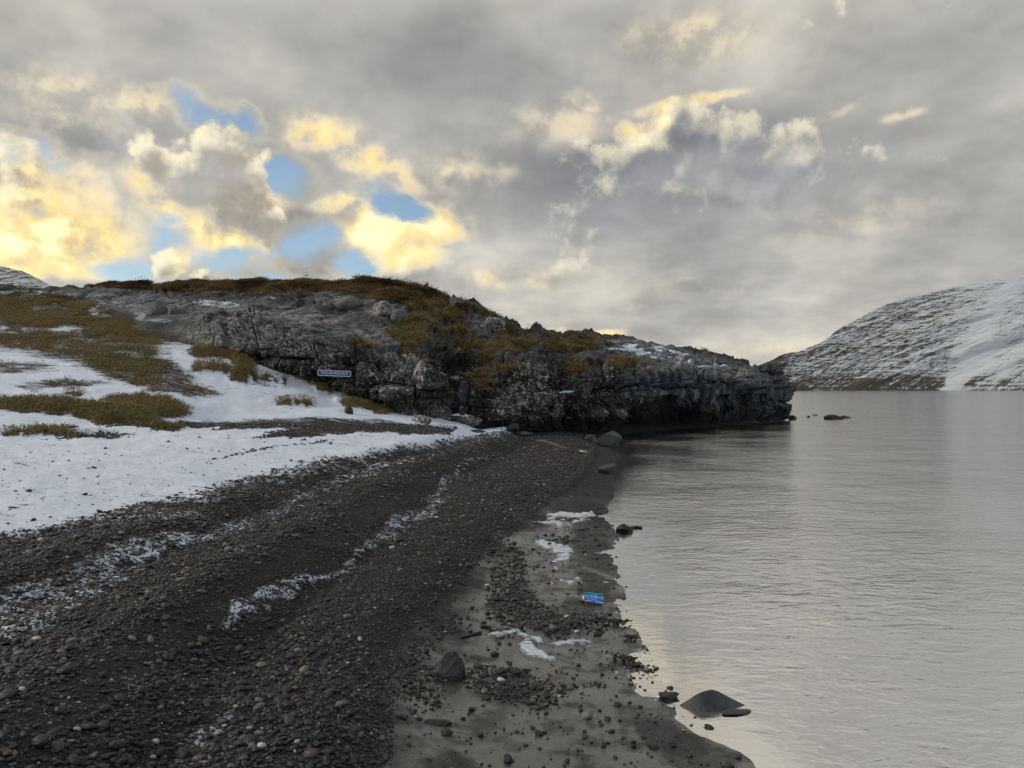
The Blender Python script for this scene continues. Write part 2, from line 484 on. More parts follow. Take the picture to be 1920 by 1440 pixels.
    b5 = t.bump(t.m('MULTIPLY', wob, a_wet), 0.4, 0.004, b4)
    t.l.new(b5, p.inputs['Normal']); t.l.new(b5, p.inputs['Coat Normal'])
    return m


def make_water():
    m = bpy.data.materials.new('sea_water'); m.use_nodes = True
    t = NT(m.node_tree); t.n.clear()
    out = t.node('ShaderNodeOutputMaterial')
    pos = t.node('ShaderNodeNewGeometry').outputs['Position']
    depth = t.attr('depth')
    w1 = t.noise(t.v('MULTIPLY', pos, (0.8, 1.25, 1)), 1.1, 3, 0.5, 0.4)
    w2 = t.noise(t.v('MULTIPLY', pos, (0.75, 1.5, 1)), 4.6, 3, 0.55, 0.8)
    w3 = t.noise(t.v('MULTIPLY', pos, (0.8, 1.5, 1)), 13.0, 2, 0.5, 0.6)
    calm = t.mr(t.noise(pos, 0.35, 3, 0.5), 0.35, 0.65, 0.45, 1.1)
    h = t.m('ADD', t.m('MULTIPLY', w1, 0.42), t.m('ADD', t.m('MULTIPLY', w2, 0.42), t.m('MULTIPLY', w3, 0.14)))
    shal = t.mr(depth, 0.0, 0.15, 0.15, 1.0)
    nrm = t.bump(t.m('MULTIPLY', h, t.m('MULTIPLY', calm, shal)), 1.0, 0.060)
    murk = t.node('ShaderNodeBsdfDiffuse')
    mc = t.ramp(t.noise(pos, 0.25, 3, 0.5), [(0.3, (0.34, 0.325, 0.265)), (0.7, (0.40, 0.382, 0.31))])
    t.l.new(mc, murk.inputs['Color'])
    tr = t.node('ShaderNodeBsdfTransparent')
    tr.inputs['Color'].default_value = (0.92, 0.93, 0.90, 1)
    body = t.node('ShaderNodeMixShader')
    t.l.new(t.mr(depth, -0.01, 0.16, 0.0, 1.0), body.inputs[0])
    t.l.new(tr.outputs[0], body.inputs[1]); t.l.new(murk.outputs[0], body.inputs[2])
    gl = t.node('ShaderNodeBsdfGlossy'); gl.inputs['Roughness'].default_value = 0.12
    t.l.new(nrm, gl.inputs['Normal'])
    fr = t.node('ShaderNodeFresnel'); fr.inputs['IOR'].default_value = 1.9
    t.l.new(nrm, fr.inputs['Normal'])
    mx = t.node('ShaderNodeMixShader')
    t.l.new(fr.outputs[0], mx.inputs[0]); t.l.new(body.outputs[0], mx.inputs[1]); t.l.new(gl.outputs[0], mx.inputs[2])
    t.l.new(mx.outputs[0], out.inputs[0])
    return m


def make_mountain():
    m, t, p = principled('snowy_mountain')
    fl = t.node('ShaderNodeAttribute', attribute_name='flow').outputs['Vector']
    bare = t.attr('bare')
    n1 = t.noise(t.v('MULTIPLY', fl, (1.0, 0.22, 1.0)), 0.10, 6, 0.66, 0.6)
    n2 = t.noise(t.v('MULTIPLY', fl, (1.0, 0.35, 1.0)), 0.42, 4, 0.7, 0.2)
    n3 = t.noise(t.v('MULTIPLY', fl, (0.2, 2.2, 1.0)), 0.09, 6, 0.68, 0.3)
    f = t.m('ADD', t.m('MULTIPLY', n1, 0.34), t.m('ADD', t.m('MULTIPLY', n2, 0.40), t.m('MULTIPLY', n3, 0.26)))
    sf = t.mr(t.m('SUBTRACT', f, bare), 0.475, 0.525)
    soil = t.ramp(t.noise(fl, 0.03, 6, 0.7), [(0.3, (0.025, 0.022, 0.019)), (0.5, (0.070, 0.060, 0.046)), (0.75, (0.13, 0.10, 0.065))])
    snow = t.ramp(n3, [(0.3, (0.60, 0.63, 0.67)), (0.7, (0.82, 0.84, 0.87))])
    t.l.new(t.mix(t.m('MULTIPLY', sf, 0.95), soil, snow), p.inputs['Base Color'])
    p.inputs['Roughness'].default_value = 0.9
    t.l.new(t.bump(f, 0.8, 6.0), p.inputs['Normal'])
    return m


def make_pebble():
    m, t, p = principled('beach_pebble')
    r = t.node('ShaderNodeObjectInfo').outputs['Random']
    pos = t.node('ShaderNodeTexCoord').outputs['Object']
    n = t.noise(pos, 3.0, 5, 0.7)
    c = t.ramp(r, [(0.0, (0.004, 0.004, 0.005)), (0.35, (0.007, 0.007, 0.0075)), (0.6, (0.012, 0.012, 0.0125)), (0.80, (0.032, 0.032, 0.032)),
                   (0.87, (0.048, 0.028, 0.020)), (0.93, (0.10, 0.096, 0.085)), (0.985, (0.17, 0.15, 0.12)), (1.0, (0.55, 0.54, 0.50))])
    c = t.mix(t.mr(n, 0.35, 0.7, 0.0, 0.5), c, t.v('SCALE', c, 1.9))
    t.l.new(c, p.inputs['Base Color'])
    t.l.new(t.mr(n, 0.3, 0.7, 0.22, 0.5), p.inputs['Roughness'])
    t.l.new(t.bump(t.noise(pos, 9.0, 4, 0.6), 0.4, 0.05), p.inputs['Normal'])
    return m


def make_rock(name, base='dark', snow=0.0, lich=0.0):
    m, t, p = principled(name)
    geo = t.node('ShaderNodeNewGeometry')
    pos = geo.outputs['Position']
    sc = t.v('SCALE', pos, 2.0 if base != 'near' else 5.0)
    c, h = rock_color(t, sc, lich if lich else None)
    if base == 'near':
        n = t.noise(pos, 9.0, 6, 0.65)
        c = t.ramp(n, [(0.3, (0.018, 0.019, 0.021)), (0.55, (0.045, 0.047, 0.048)), (0.75, (0.085, 0.086, 0.082))])
    elif base == 'grey':
        n = t.noise(pos, 6.0, 6, 0.65)
        c = t.ramp(n, [(0.3, (0.07, 0.07, 0.066)), (0.55, (0.14, 0.138, 0.128)), (0.75, (0.22, 0.21, 0.195))])
    elif base == 'black':
        n = t.noise(pos, 8.0, 5, 0.65)
        c = t.ramp(n, [(0.3, (0.006, 0.006, 0.007)), (0.7, (0.025, 0.025, 0.026))])
    elif base == 'green':
        n = t.noise(pos, 3.0, 6, 0.65)
        c = t.ramp(n, [(0.3, (0.012, 0.018, 0.018)), (0.55, (0.022, 0.029, 0.028)), (0.72, (0.08, 0.09, 0.085))])
    if snow > 0:
        nz = t.sep(geo.outputs['Normal'])[2]
        f = t.mr(t.m('ADD', nz, t.m('MULTIPLY', t.m('SUBTRACT', t.noise(pos, 5.0, 4, 0.6), 0.5), 0.7)), 1.0 - snow, 1.08 - snow)
        c = t.mix(f, c, (0.80, 0.83, 0.88))
    t.l.new(c, p.inputs['Base Color'])
    p.inputs['Roughness'].default_value = 0.42 if base in ('near', 'black', 'green') else 0.8
    t.l.new(t.bump(h, 0.6, 0.02 if base == 'near' else 0.05), p.inputs['Normal'])
    return m


def make_grass():
    m, t, p = principled('dry_grass')
    hue = t.attr('hue'); tip = t.attr('tip')
    c = t.ramp(hue, [(0.0, (0.15, 0.135, 0.052)), (0.3, (0.25, 0.195, 0.085)), (0.55, (0.27, 0.185, 0.078)), (0.8, (0.15, 0.085, 0.036)), (1.0, (0.060, 0.034, 0.017))])
    c = t.mix(t.m('MULTIPLY', tip, 0.35), c, t.v('SCALE', c, 1.8))
    t.l.new(c, p.inputs['Base Color'])
    p.inputs['Roughness'].default_value = 0.8
    p.inputs['Specular IOR Level'].default_value = 0.15
    return m


def flat_mat(name, col, rough=0.5, noise=0.0, scale=20.0, metallic=0.0):
    m, t, p = principled(name)
    pos = t.node('ShaderNodeTexCoord').outputs['Object']
    n = t.noise(pos, scale, 4, 0.6)
    dark = tuple(c * (1 - noise) for c in col); light = tuple(min(1, c * (1 + noise)) for c in col)
    t.l.new(t.ramp(n, [(0.3, dark), (0.7, light)]), p.inputs['Base Color'])
    p.inputs['Roughness'].default_value = rough; p.inputs['Metallic'].default_value = metallic
    return m


M_GROUND = make_ground(); M_WATER = make_water(); M_MOUNT = make_mountain(); M_PEB = make_pebble(); M_GRASS = make_grass()
M_RNEAR = make_rock('wet_basalt', 'near'); M_RBLACK = make_rock('black_basalt', 'black'); M_RGREEN = make_rock('algae_basalt', 'green')
M_RLICH = make_rock('lichen_basalt', 'dark', 0, 0.8); M_RSNOW = make_rock('snowcapped_basalt', 'dark', 0.22, 0.5)
M_RGREY = make_rock('grey_basalt', 'grey')

# ------------------------------------------------------------------ terrain (beach, bank and sea bed)
SHORE = np.array([(2.2, -30), (1.9, -6), (1.55, 0), (1.25, 2.5), (1.13, 3.6), (1.0, 4.07), (.93, 4.4), (.96, 4.98), (.945, 5.77), (1.02, 6.75),
                  (1.07, 7.78), (1.33, 9.1), (1.30, 10.16), (1.53, 11.47), (1.85, 13.5), (2.2, 15.5), (2.62, 18.7), (2.95, 22.0), (2.95, 25), (3.1, 27.5),
                  (5.6, 31.4), (8.5, 34.4), (12, 37.5), (15.4, 41.5), (17, 48), (10, 60), (-20, 80), (-60, 95)])


def shore_dist(x, y):
    best = np.full(x.shape, 1e9); sgn = np.ones(x.shape)
    for (x0, y0), (x1, y1) in zip(SHORE[:-1], SHORE[1:]):
        dx, dy = x1 - x0, y1 - y0
        t = np.clip(((x - x0) * dx + (y - y0) * dy) / (dx * dx + dy * dy), 0, 1)
        dd = np.hypot(x - x0 - t * dx, y - y0 - t * dy)
        cr = dx * (y - y0) - dy * (x - x0)          # >0: left of the line = land
        up = dd < best
        sgn = np.where(up, np.where(cr >= 0, 1, -1), sgn)
        best = np.where(up, dd, best)
    return best * sgn


QZ = [(-60, -3.0), (-10, -1.3), (-3, -0.38), (0, 0.0), (0.3, 0.012), (0.85, 0.045), (1.12, 0.125), (1.6, 0.19), (2.0, 0.215), (2.35, 0.29),
      (2.8, 0.37), (3.2, 0.385), (3.5, 0.39), (4.0, 0.47), (4.6, 0.52), (7, 0.62), (12, 0.74), (60, 0.95)]


def bank_points():
    pts = []
    for (px, py, Y) in [(0, 820, 14.5), (0, 729, 20), (0, 640, 30), (0, 585, 39), (0, 560, 44), (230, 818, 15), (230, 745, 20), (230, 690, 25), (230, 640, 31), (230, 600, 36),
                        (400, 785, 20), (400, 732, 24), (400, 690, 26), (400, 660, 28), (500, 772, 22), (500, 727, 25), (500, 692, 26.6), (640, 777, 22.5), (640, 747, 25.3),
                        (740, 787, 23), (740, 773, 25.4), (860, 798, 24.5), (930, 800, 26), (100, 900, 9.2), (300, 870, 11.4), (600, 830, 15.5), (820, 812, 19),
                        (-400, 820, 13), (-400, 700, 22), (-400, 610, 34), (-400, 570, 44), (-1200, 700, 16), (-1200, 600, 30)]:
        pts.append(world(px, py, Y))
    pts += [(-25, 5, 2.2), (-40, 12, 5), (-12, 2, .9), (-6, 2, .62), (-8, -6, .7), (-20, -10, 2.0), (-4, -12, .55), (-60, 40, 11), (-30, 60, 5.5), (-55, 62, 7), (0, 40, 2.0), (10, 45, 1.0), (-10, 60, 6)]
    return np.array(pts)


def base_z(x, y):
    d = shore_dist(x, y)
    wob = 0.06 * fbm(x * 1.1, y * 0.8, 0 * x, 3, 11)
    dd = d + wob * sstep(-1, 0.4, np.abs(d))
    ds = np.interp(y, [3, 4.4, 6.3, 8, 10, 13, 20], [1.75, 1.55, 1.38, 1.35, .95, .75, .5])
    dt = np.interp(y, [3, 8, 14, 20], [2.55, 2.4, 2.85, 2.6])
    q = np.where(dd < ds, dd / ds, np.where(dd < dt, 1 + (dd - ds) / (dt - ds), 2 + (dd - dt)))
    q = np.where(dd < 0, dd, q)
    qs = np.array(QZ)
    return np.interp(q, qs[:, 0], qs[:, 1]), d, q


BP = bank_points()
_bz, _, _ = base_z(BP[:, 0], BP[:, 1])
BV = BP[:, 2] - _bz


def _kern(r):
    return r


_A = _kern(np.hypot(BP[:, None, 0] - BP[None, :, 0], BP[:, None, 1] - BP[None, :, 1])) - 0.05 * np.eye(len(BP))
_n = len(BP)
_K = np.zeros((_n + 1, _n + 1)); _K[:_n, :_n] = _A; _K[:_n, _n] = 1; _K[_n, :_n] = 1
BW = np.linalg.solve(_K, np.append(BV, 0))

# turf clumps and edges on the snowy bank: (px, py, rx, ry, strength, rot)
BANK_GRASS = [(120, 580, 190, 34, .40), (60, 640, 130, 18, .50), (260, 625, 120, 28, .54), (180, 660, 140, 22, .46), (230, 690, 120, 28, .52, 15), (300, 700, 80, 26, .50, 20),
              (90, 762, 130, 15, .85, 2), (200, 775, 110, 18, .95, 10), (275, 762, 80, 20, .95, 6), (195, 790, 28, 9, .8), (240, 790, 22, 6, .8), (100, 813, 140, 7, .72, 1), (310, 803, 34, 7, .62, 6),
              (400, 660, 46, 10, .95), (395, 692, 34, 9, .9), (450, 702, 28, 14, .95), (455, 676, 28, 12, .9, 20), (500, 715, 24, 8, .75), (525, 718, 10, 6, .8),
              (565, 698, 26, 14, .95, 25), (600, 724, 24, 8, .85, 25), (535, 756, 22, 7, .9), (575, 755, 22, 6, .85), (640, 752, 16, 5, .8, 10), (668, 760, 34, 8, .95, 12), (715, 768, 16, 10, .8),
              (380, 740, 50, 6, .42), (330, 730, 70, 10, .42), (20, 690, 90, 12, .42), (120, 720, 90, 9, .45), (60, 728, 30, 6, .4), (140, 738, 14, 5, .6), (45, 745, 20, 5, .5), (700, 745, 8, 4, .4)]


def terrain(x, y, detail=True):
    z0, d, q = base_z(x, y)
    S = np.full(x.shape, BW[_n])
    for i in range(_n):
        S = S + BW[i] * np.hypot(x - BP[i, 0], y - BP[i, 1])
    S = S * sstep(3.6, 6.5, d)
    z = z0 + S
    px, py = project(x, y, z)
    g = paint(px, py, BANK_GRASS) * (y > 2.5)
    inl = sstep(5, 9, d)
    rid = np.exp(-((q - 2.75) / .28) ** 2) * .05 - np.exp(-((q - 2.05) / .22) ** 2) * .05 + np.exp(-((q - 1.35) / .2) ** 2) * .03 - np.exp(-((q - 3.6) / .25) ** 2) * .04 + np.exp(-((q - 4.15) / .3) ** 2) * .035
    z = z + rid * sstep(.9, 1.2, q) * (1 + .5 * fbm(x * 1.3, y * .5, 0 * x, 2, 61))
    z = z + 0.13 * sstep(0.35, 0.9, g) * inl * (y > 8)
    if detail:
        z = z + inl * (0.10 * fbm(x * .5, y * .5, 0 * x, 4, 31) + 0.035 * fbm(x * 2.2, y * 2.2, 0 * x, 3, 37))
        dry = sstep(0.7, 1.3, q)
        z = z + dry * (0.030 * fbm(x * 1.6, y * 1.6, 0 * x, 4, 41) + 0.012 * fbm(x * 7, y * 7, 0 * x, 3, 43))
        z = z + (1 - dry) * sstep(-.3, .2, d) * (0.009 * fbm(x * 2.3, y * 2.3, 0 * x, 4, 47) + 0.004 * fbm(x * 8, y * 8, 0 * x, 3, 49))
    return z, d, q, px, py


SNOW_EDGE = np.array([(-900, 1160), (-300, 1085), (0, 1018), (150, 985), (300, 948), (450, 907), (600, 870), (720, 846), (800, 832), (880, 820), (930, 812), (990, 800), (1100, 780)])


def beach_masks(x, y, z, d, q, px, py):
    n = fbm(x * .7, y * .7, 0 * x, 3, 53)
    wa = np.clip((py - 729) * .09, 5, 30)
    opx, opy = px, py
    px = px + wa * 2.2 * fbm(x * 3.0, y * 1.5, 0 * x, 4, 54, .6); py = py + wa * fbm(x * 3.0 + 9, y * 1.5, 0 * x, 4, 55, .6)
    edge = np.interp(px, SNOW_EDGE[:, 0], SNOW_EDGE[:, 1])
    w = np.clip((py - 729) * 0.20, 8, 70)
    snow = np.clip(0.5 + (edge + 0.5 * w - py) / (2.0 * w), 0, 1)
    snow = snow * 0.86
    s2 = stroke(px, py, [(-200, 1270, 50), (0, 1170, 48), (80, 1120, 40), (190, 1065, 34), (320, 1020, 26), (430, 985, 22), (530, 955, 16), (610, 915, 13), (700, 880, 9), (780, 858, 6)], .60)
    s3 = stroke(px, py, [(415, 1195, 12), (450, 1150, 22), (520, 1118, 14), (620, 1082, 12), (700, 1040, 18), (750, 1000, 26), (800, 955, 24), (825, 915, 14), (862, 882, 6)], .57)
    s4 = stroke(px, py, [(320, 1450, 26), (390, 1360, 14), (430, 1310, 8)], .52)
    s5 = stroke(px, py, [(860, 868, 5), (910, 858, 5), (930, 850, 4)], .45)
    s5 = np.maximum(s5, stroke(px, py, [(470, 960, 9), (600, 905, 9), (760, 853, 5)], .40))
    s6 = paint(px, py, [(990, 1222, 44, 15, .74, 28), (960, 1190, 64, 8, .66, 6), (1060, 1195, 54, 9, .60, 8), (1040, 1040, 36, 24, .68, 25), (1055, 1052, 20, 16, .76),
                        (1062, 972, 36, 9, .64), (1050, 982, 46, 6, .66, 8), (1085, 965, 22, 4, .7), (1085, 1092, 14, 6, .7), (1180, 905, 0.1, 0.1, .0), (1130, 1222, 10, 5, .7)])
    s6 = s6 * (q < 1.2)
    gone = stroke(px, py, [(330, 796, 5), (430, 797, 7), (560, 793, 9), (640, 797, 12), (740, 803, 11), (850, 808, 6)], .58)
    gone = np.maximum(gone, stroke(px, py, [(480, 822, 4), (560, 812, 8), (660, 805, 8)], .55))
    gone = np.maximum(gone, stroke(px, py, [(380, 868, 2), (520, 838, 3), (620, 826, 2)], .25))
    snow = np.maximum.reduce([snow - gone, s2, s3, s4, s5, s6])
    g = paint(px, py, BANK_GRASS)
    front = (y > 2.5)
    snow = np.where(front, snow - 0.85 * g * (py < 830), np.where(d > 5, 0.9, 0.0))
    snow = snow + 0.10 * n * (snow > 0.05)
    # bank high up: mostly turf with thin snow
    high = sstep(650, 600, py) * sstep(420, 330, px)
    snow = snow - 0.26 * high + 0.6 * high * fbm(x * .8, y * .25, 0 * x, 3, 57)
    grass = np.where(front & (py < 830), np.clip(g * 1.05 + 0.26 * high, 0, 1), 0.0)
    grass = np.maximum(grass, 0.40 * sstep(1.6, 3.0, z) * (py < 720))
    wet = sstep(1.18, 0.80, q + 0.18 * fbm(x * 2.0, y * 2.0, 0 * x, 3, 59))
    wet = wet * sstep(13.0, 9.5, y + 2.0 * fbm(x, y, 0 * x, 2, 60))
    dark = paint(px, py, [(1120, 1030, 56, 44, 1), (1140, 1105, 50, 28, 1), (1110, 950, 46, 60, 1), (1080, 890, 70, 50, 1), (1250, 1378, 95, 36, 1, 20), (1010, 1160, 60, 26, .7, 20), (960, 1300, 70, 26, .7, 15), (1190, 1165, 44, 14, .9), (960, 1130, 34, 44, .8), (1190, 1255, 50, 22, .7, 20), (1320, 1425, 60, 22, .8)])
    dark = np.maximum(dark, .85 * sstep(.06, .34, fbm(x * 2.6, y * 2.6, 0 * x, 4, 62, .6)))
    fine = sstep(4.2, 6.5, y)
    fine = np.where(q < 1, 0.9, fine)
    return dict(dark=dark, snow=np.clip(snow, 0, 1), grass=grass, wet=wet, fine=fine, rock=np.zeros(x.shape),
                lichen=np.zeros(x.shape), slab=np.zeros(x.shape), blue=np.zeros(x.shape), hue=0.25 * high + .1)


def build_beach():
    th = np.concatenate([np.radians(np.linspace(-180, -46, 60)), np.radians(np.linspace(-45, 40, 820)), np.radians(np.linspace(41, 178, 50))])
    s0, s1 = 1.0 ** -0.45, 64.0 ** -0.45
    r = np.linspace(s0, s1, 520) ** (-1 / 0.45)
    R, T = np.meshgrid(r, th, indexing='ij')
    x = (R * np.sin(T)).ravel(); y = (R * np.cos(T)).ravel()
    z, d, q, px, py = terrain(x, y)
    px, py = project(x, y, z)
    att = beach_masks(x, y, z, d, q, px, py)
    z = z + 0.02 * sstep(.4, .7, att['snow'])
    nr, nc = R.shape
    f = grid_faces(nr, nc, wrap=True)[:, ::-1]
    v = np.stack([x, y, z], 1)
    # close the disc under the photographer
    c = len(v)
    v = np.vstack([v, [0, 0, v[:nc, 2].mean()]])
    j = np.arange(nc)
    cap = np.stack([np.full(nc, c), (j + 1) % nc, j, j], 1)
    for k in att:
        att[k] = np.append(att[k], att[k][0])
    # drop everything deep under water far from shore
    keep = ~(np.all(v[f][:, :, 2] < -1.2, axis=1))
    o = mesh_obj('beach', v, f[keep], M_GROUND, attrs=att)
    o['kind'] = 'structure'
    cv = np.vstack([v[:nc], v[c:c + 1]])
    # centre fan as its own triangles joined through bmesh-free append
    me = o.data
    return o, dict(v=v[:c], R=R.shape, att=att, th=th, r=r, d=d, q=q)


beach, BEACH = build_beach()


def ground_z(x, y):
    xx = np.atleast_1d(np.asarray(x, float)); yy = np.atleast_1d(np.asarray(y, float))
    z, d, q, px, py = terrain(xx, yy)
    return z


def hit(px, py, sea=False):
    """where the view ray through a photo pixel meets the terrain (or the water)"""
    Y = np.geomspace(2.0, 60, 1500)
    x = (px - 960) / F * Y; z = CAMZ + (HZ - py) / F * Y
    g = ground_z(x, Y)
    if sea:
        g = np.maximum(g, 0.0)
    k = np.argmax(z <= g)
    if not np.any(z <= g):
        k = len(Y) - 1
    return float(x[k]), float(Y[k]), float(g[k])


# ------------------------------------------------------------------ headland
HC = [  # one list per column: (px, py, depth) from the foot of the rock to the skyline
    [(-420, 600, 40), (-420, 590, 42), (-420, 580, 44), (-420, 570, 46), (-420, 560, 48), (-420, 550, 50), (-420, 540, 54)],
    [(0, 592, 38), (0, 582, 40), (0, 572, 42), (0, 562, 44), (0, 552, 46), (0, 542, 48), (0, 531, 51)],
    [(120, 602, 37), (120, 592, 38.5), (120, 582, 40), (120, 572, 42), (120, 562, 44), (120, 552, 46), (120, 541, 49)],
    [(240, 612, 34.5), (240, 601, 36), (240, 588, 37.5), (240, 575, 39.5), (240, 562, 42), (240, 548, 44.5), (240, 531, 48)],
    [(330, 634, 31.5), (330, 622, 32.3), (330, 607, 33.5), (330, 588, 36), (330, 568, 39), (330, 550, 42), (330, 531, 46)],
    [(400, 657, 28.8), (400, 644, 28.9), (400, 630, 29.5), (400, 612, 31.5), (400, 590, 34.5), (400, 560, 39), (400, 527, 44)],
    [(470, 668, 27.6), (470, 655, 27.2), (470, 635, 27.4), (470, 613, 28.5), (470, 590, 32), (470, 555, 38), (470, 523, 43)],
    [(560, 694, 26.7), (560, 685, 26.0), (560, 660, 26.0), (560, 632, 26.8), (560, 600, 30), (560, 560, 36.5), (560, 521, 42)],
    [(640, 744, 26.0), (640, 720, 25.3), (640, 690, 25.1), (640, 655, 25.6), (640, 610, 29), (640, 565, 35.5), (640, 524, 41.5)],
    [(720, 776, 25.6), (720, 735, 24.9), (720, 700, 24.7), (720, 660, 25.3), (720, 615, 28.5), (720, 570, 35), (720, 527, 41)],
    [(790, 790, 25.8), (790, 750, 25.1), (790, 715, 24.9), (790, 672, 25.8), (790, 630, 29), (790, 580, 35), (790, 534, 40.5)],
    [(850, 796, 26.6), (850, 770, 26.6), (850, 738, 27.0), (850, 700, 28.2), (850, 650, 31), (850, 600, 35), (850, 553, 40)],
    [(930, 800, 26.9), (930, 770, 26.3), (930, 735, 26.2), (930, 690, 27), (930, 655, 30), (930, 625, 34), (930, 592, 39)],
    [(1000, 799, 27.6), (1000, 770, 27.0), (1000, 735, 26.8), (1000, 685, 27.3), (1000, 660, 31), (1000, 640, 35), (1000, 622, 39)],
    [(1070, 799, 28.2), (1070, 770, 27.8), (1070, 740, 27.5), (1070, 692, 28.1), (1070, 668, 32), (1070, 648, 37), (1070, 627, 43)],
    [(1130, 808, 28.8), (1130, 785, 28.9), (1130, 745, 27.9), (1130, 698, 28.5), (1130, 676, 33), (1130, 655, 38), (1130, 627, 44)],
    [(1200, 810, 31.4), (1200, 788, 32.2), (1200, 748, 30.5), (1200, 700, 31), (1200, 682, 35), (1200, 662, 39), (1200, 635, 45)],
    [(1300, 803, 34.4), (1300, 772, 35.5), (1300, 738, 33.6), (1300, 697, 34), (1300, 684, 38), (1300, 672, 41), (1300, 655, 45)],
    [(1380, 798, 36.8), (1380, 770, 38.0), (1380, 738, 36.0), (1380, 702, 36.5), (1380, 691, 39), (1380, 683, 41.5), (1380, 672, 45)],
    [(1440, 794, 39.0), (1440, 770, 40.0), (1440, 738, 38.2), (1440, 704, 38.8), (1440, 699, 41), (1440, 694, 42.5), (1440, 687, 45)],
    [(1466, 790, 41.4), (1468, 770, 41.8), (1474, 742, 41.4), (1468, 712, 42), (1462, 702, 43.5), (1455, 697, 45), (1446, 691, 46)],
    [(1470, 788, 45), (1472, 770, 45.5), (1474, 745, 46), (1468, 716, 47), (1458, 706, 48), (1450, 701, 49), (1442, 697, 50)],
    [(1440, 784, 60), (1440, 770, 60), (1435, 755, 60), (1428, 740, 60), (1420, 728, 60), (1412, 722, 60), (1400, 716, 60)],
]


def build_headland():
    ctrl = []
    for colm in HC:
        w = [world(*c) for c in colm]
        foot = (w[0][0] * 0.995, w[0][1] - 0.15, min(w[0][2] - 1.3, -0.2) if colm[0][0] > 950 else w[0][2] - 1.3)
        top = w[-1]
        b1 = (top[0] * 1.12, top[1] * 1.12, top[2] - 0.5)
        b2 = (top[0] * 1.6, top[1] * 1.6, -1.0)
        ctrl.append([foot] + w + [b1, b2])
    C = np.array(ctrl)                                        # (ncol, 10, 3)
    pxs = np.array([c[0][0] for c in HC], float)
    arc = np.concatenate([[0], np.cumsum(np.maximum(np.abs(np.diff(pxs)), 18))])
    NU = 1080
    ui = np.interp(np.linspace(0, 1, NU), [0, .12, 1], [0, arc[1], arc[-1]])
    seg = [8, 42, 40, 40, 40, 36, 34, 14, 10]
    vi = np.concatenate([i + np.arange(s) / s for i, s in enumerate(seg)] + [[9.0]])
    NV = len(vi)
    # interpolate along u then v
    Cu = np.stack([np.stack([np.interp(ui, arc, C[:, k, a]) for a in range(3)], -1) for k in range(10)], 1)   # (NU,10,3)
    k0 = np.minimum(vi.astype(int), 8); ft = vi - k0
    P = Cu[:, k0] * (1 - ft)[None, :, None] + Cu[:, k0 + 1] * ft[None, :, None]

    def smooth(A, axis, n):
        for _ in range(n):
            B = A.copy()
            if axis == 0:
                B[1:-1] = (A[:-2] + 2 * A[1:-1] + A[2:]) / 4
            else:
                B[:, 1:-1] = (A[:, :-2] + 2 * A[:, 1:-1] + A[:, 2:]) / 4
            A = B
        return A
    P = smooth(P, 0, 45); P = smooth(P, 1, 10)

    def normals(P):
        du = np.gradient(P, axis=0); dv = np.gradient(P, axis=1)
        n = np.cross(du, dv)
        n /= np.linalg.norm(n, axis=-1, keepdims=True) + 1e-9
        return n
    N = normals(P)
    mid = N[NU // 2, 100]
    if np.dot(mid, np.array([0, -1, 0.3])) < 0:
        N = -N
    U = np.repeat(ui[:, None], NV, 1); V = np.repeat(vi[None, :], NU, 0)
    PX = np.interp(U, arc, pxs)
    x, y, z = P[..., 0].ravel(), P[..., 1].ravel(), P[..., 2].ravel()
    pxf, pyf = project(x, y, z)
    V1 = V.ravel(); PX1 = PX.ravel()
    cliff = sstep(0.6, 1.1, V1) * sstep(4.7, 3.9, V1) * sstep(340, 480, PX1)
    top = sstep(3.8, 4.6, V1)
    # warped coordinates for fractured blocks
    wx = x + 0.35 * fbm(x * .8, y * .8, z * .8, 3, 71); wy = y + 0.35 * fbm(x * .8, y * .8, z * .8, 3, 72); wz = z + 0.22 * fbm(x * .8, y * .8, z * .8, 3, 73)
    # beds and vertical joints: every block of the face stands proud or back and leans its own way
    row = P[:, 100, :2]
    arc_m = np.concatenate([[0], np.cumsum(np.hypot(*np.diff(row, axis=0).T))])
    sm = np.repeat(arc_m[:, None], NV, 1).ravel() + 0.22 * fbm(x * 1.1, y * 1.1, z * 1.6, 3, 78)

    def joints(thick, width, seed, zoff):
        st = (z + zoff + 0.22 * fbm(x * .35, y * .35, z * .5, 3, 74 + seed) + 0.05 * fbm(x * 2, y * 2, z * 2, 2, 79 + seed)) / thick
        k = np.floor(st); fz = st - k
        wk = width * (0.7 + 0.7 * hash3(k, 0 * k, 0 * k, seed))
        cc = sm / wk + 7.3 * hash3(k, 0 * k + 1, 0 * k, seed) + 0.35 * (hash3(k, 0 * k + 5, 0 * k, seed) - .5) * fz
        c = np.floor(cc); fs = cc - c
        h = hash3(k, c, 0 * k, seed + 2)
        tx = hash3(k, c, 0 * k + 1, seed + 3) - .5; tz = hash3(k, c, 0 * k + 2, seed + 4) - .5
        e = np.minimum(np.minimum(fs, 1 - fs) * wk, np.minimum(fz, 1 - fz) * thick)
        return (h - .5), tx * (fs - .5), tz * (fz - .5), e
    h1, tx1, tz1, e1 = joints(0.95, 1.35, 301, 0.0)
    h2, tx2, tz2, e2 = joints(0.36, 0.46, 331, 5.0)
    g1, g2, id2 = worley(wx / .55 + 9, wy / .55, wz / .42, 82)
    blocks = h1 * 0.95 + tx1 * 0.75 + tz1 * 0.5 - 0.42 * sstep(.08, 0.0, e1)
    small = h2 * 0.20 + tx2 * 0.22 + tz2 * .14 - 0.09 * sstep(.03, 0, e2) + (id2 - .5) * 0.12
    ledge = 0.0
    fb = fbm(x * .55, y * .55, z * .55, 5, 75, 0.55)
    fbs = fbm(x * 2.6, y * 2.6, z * 2.6, 4, 76, 0.55)
    fbf = np.abs(fbm(x * 5.5, y * 5.5, z * 4.5, 3, 86, .6))
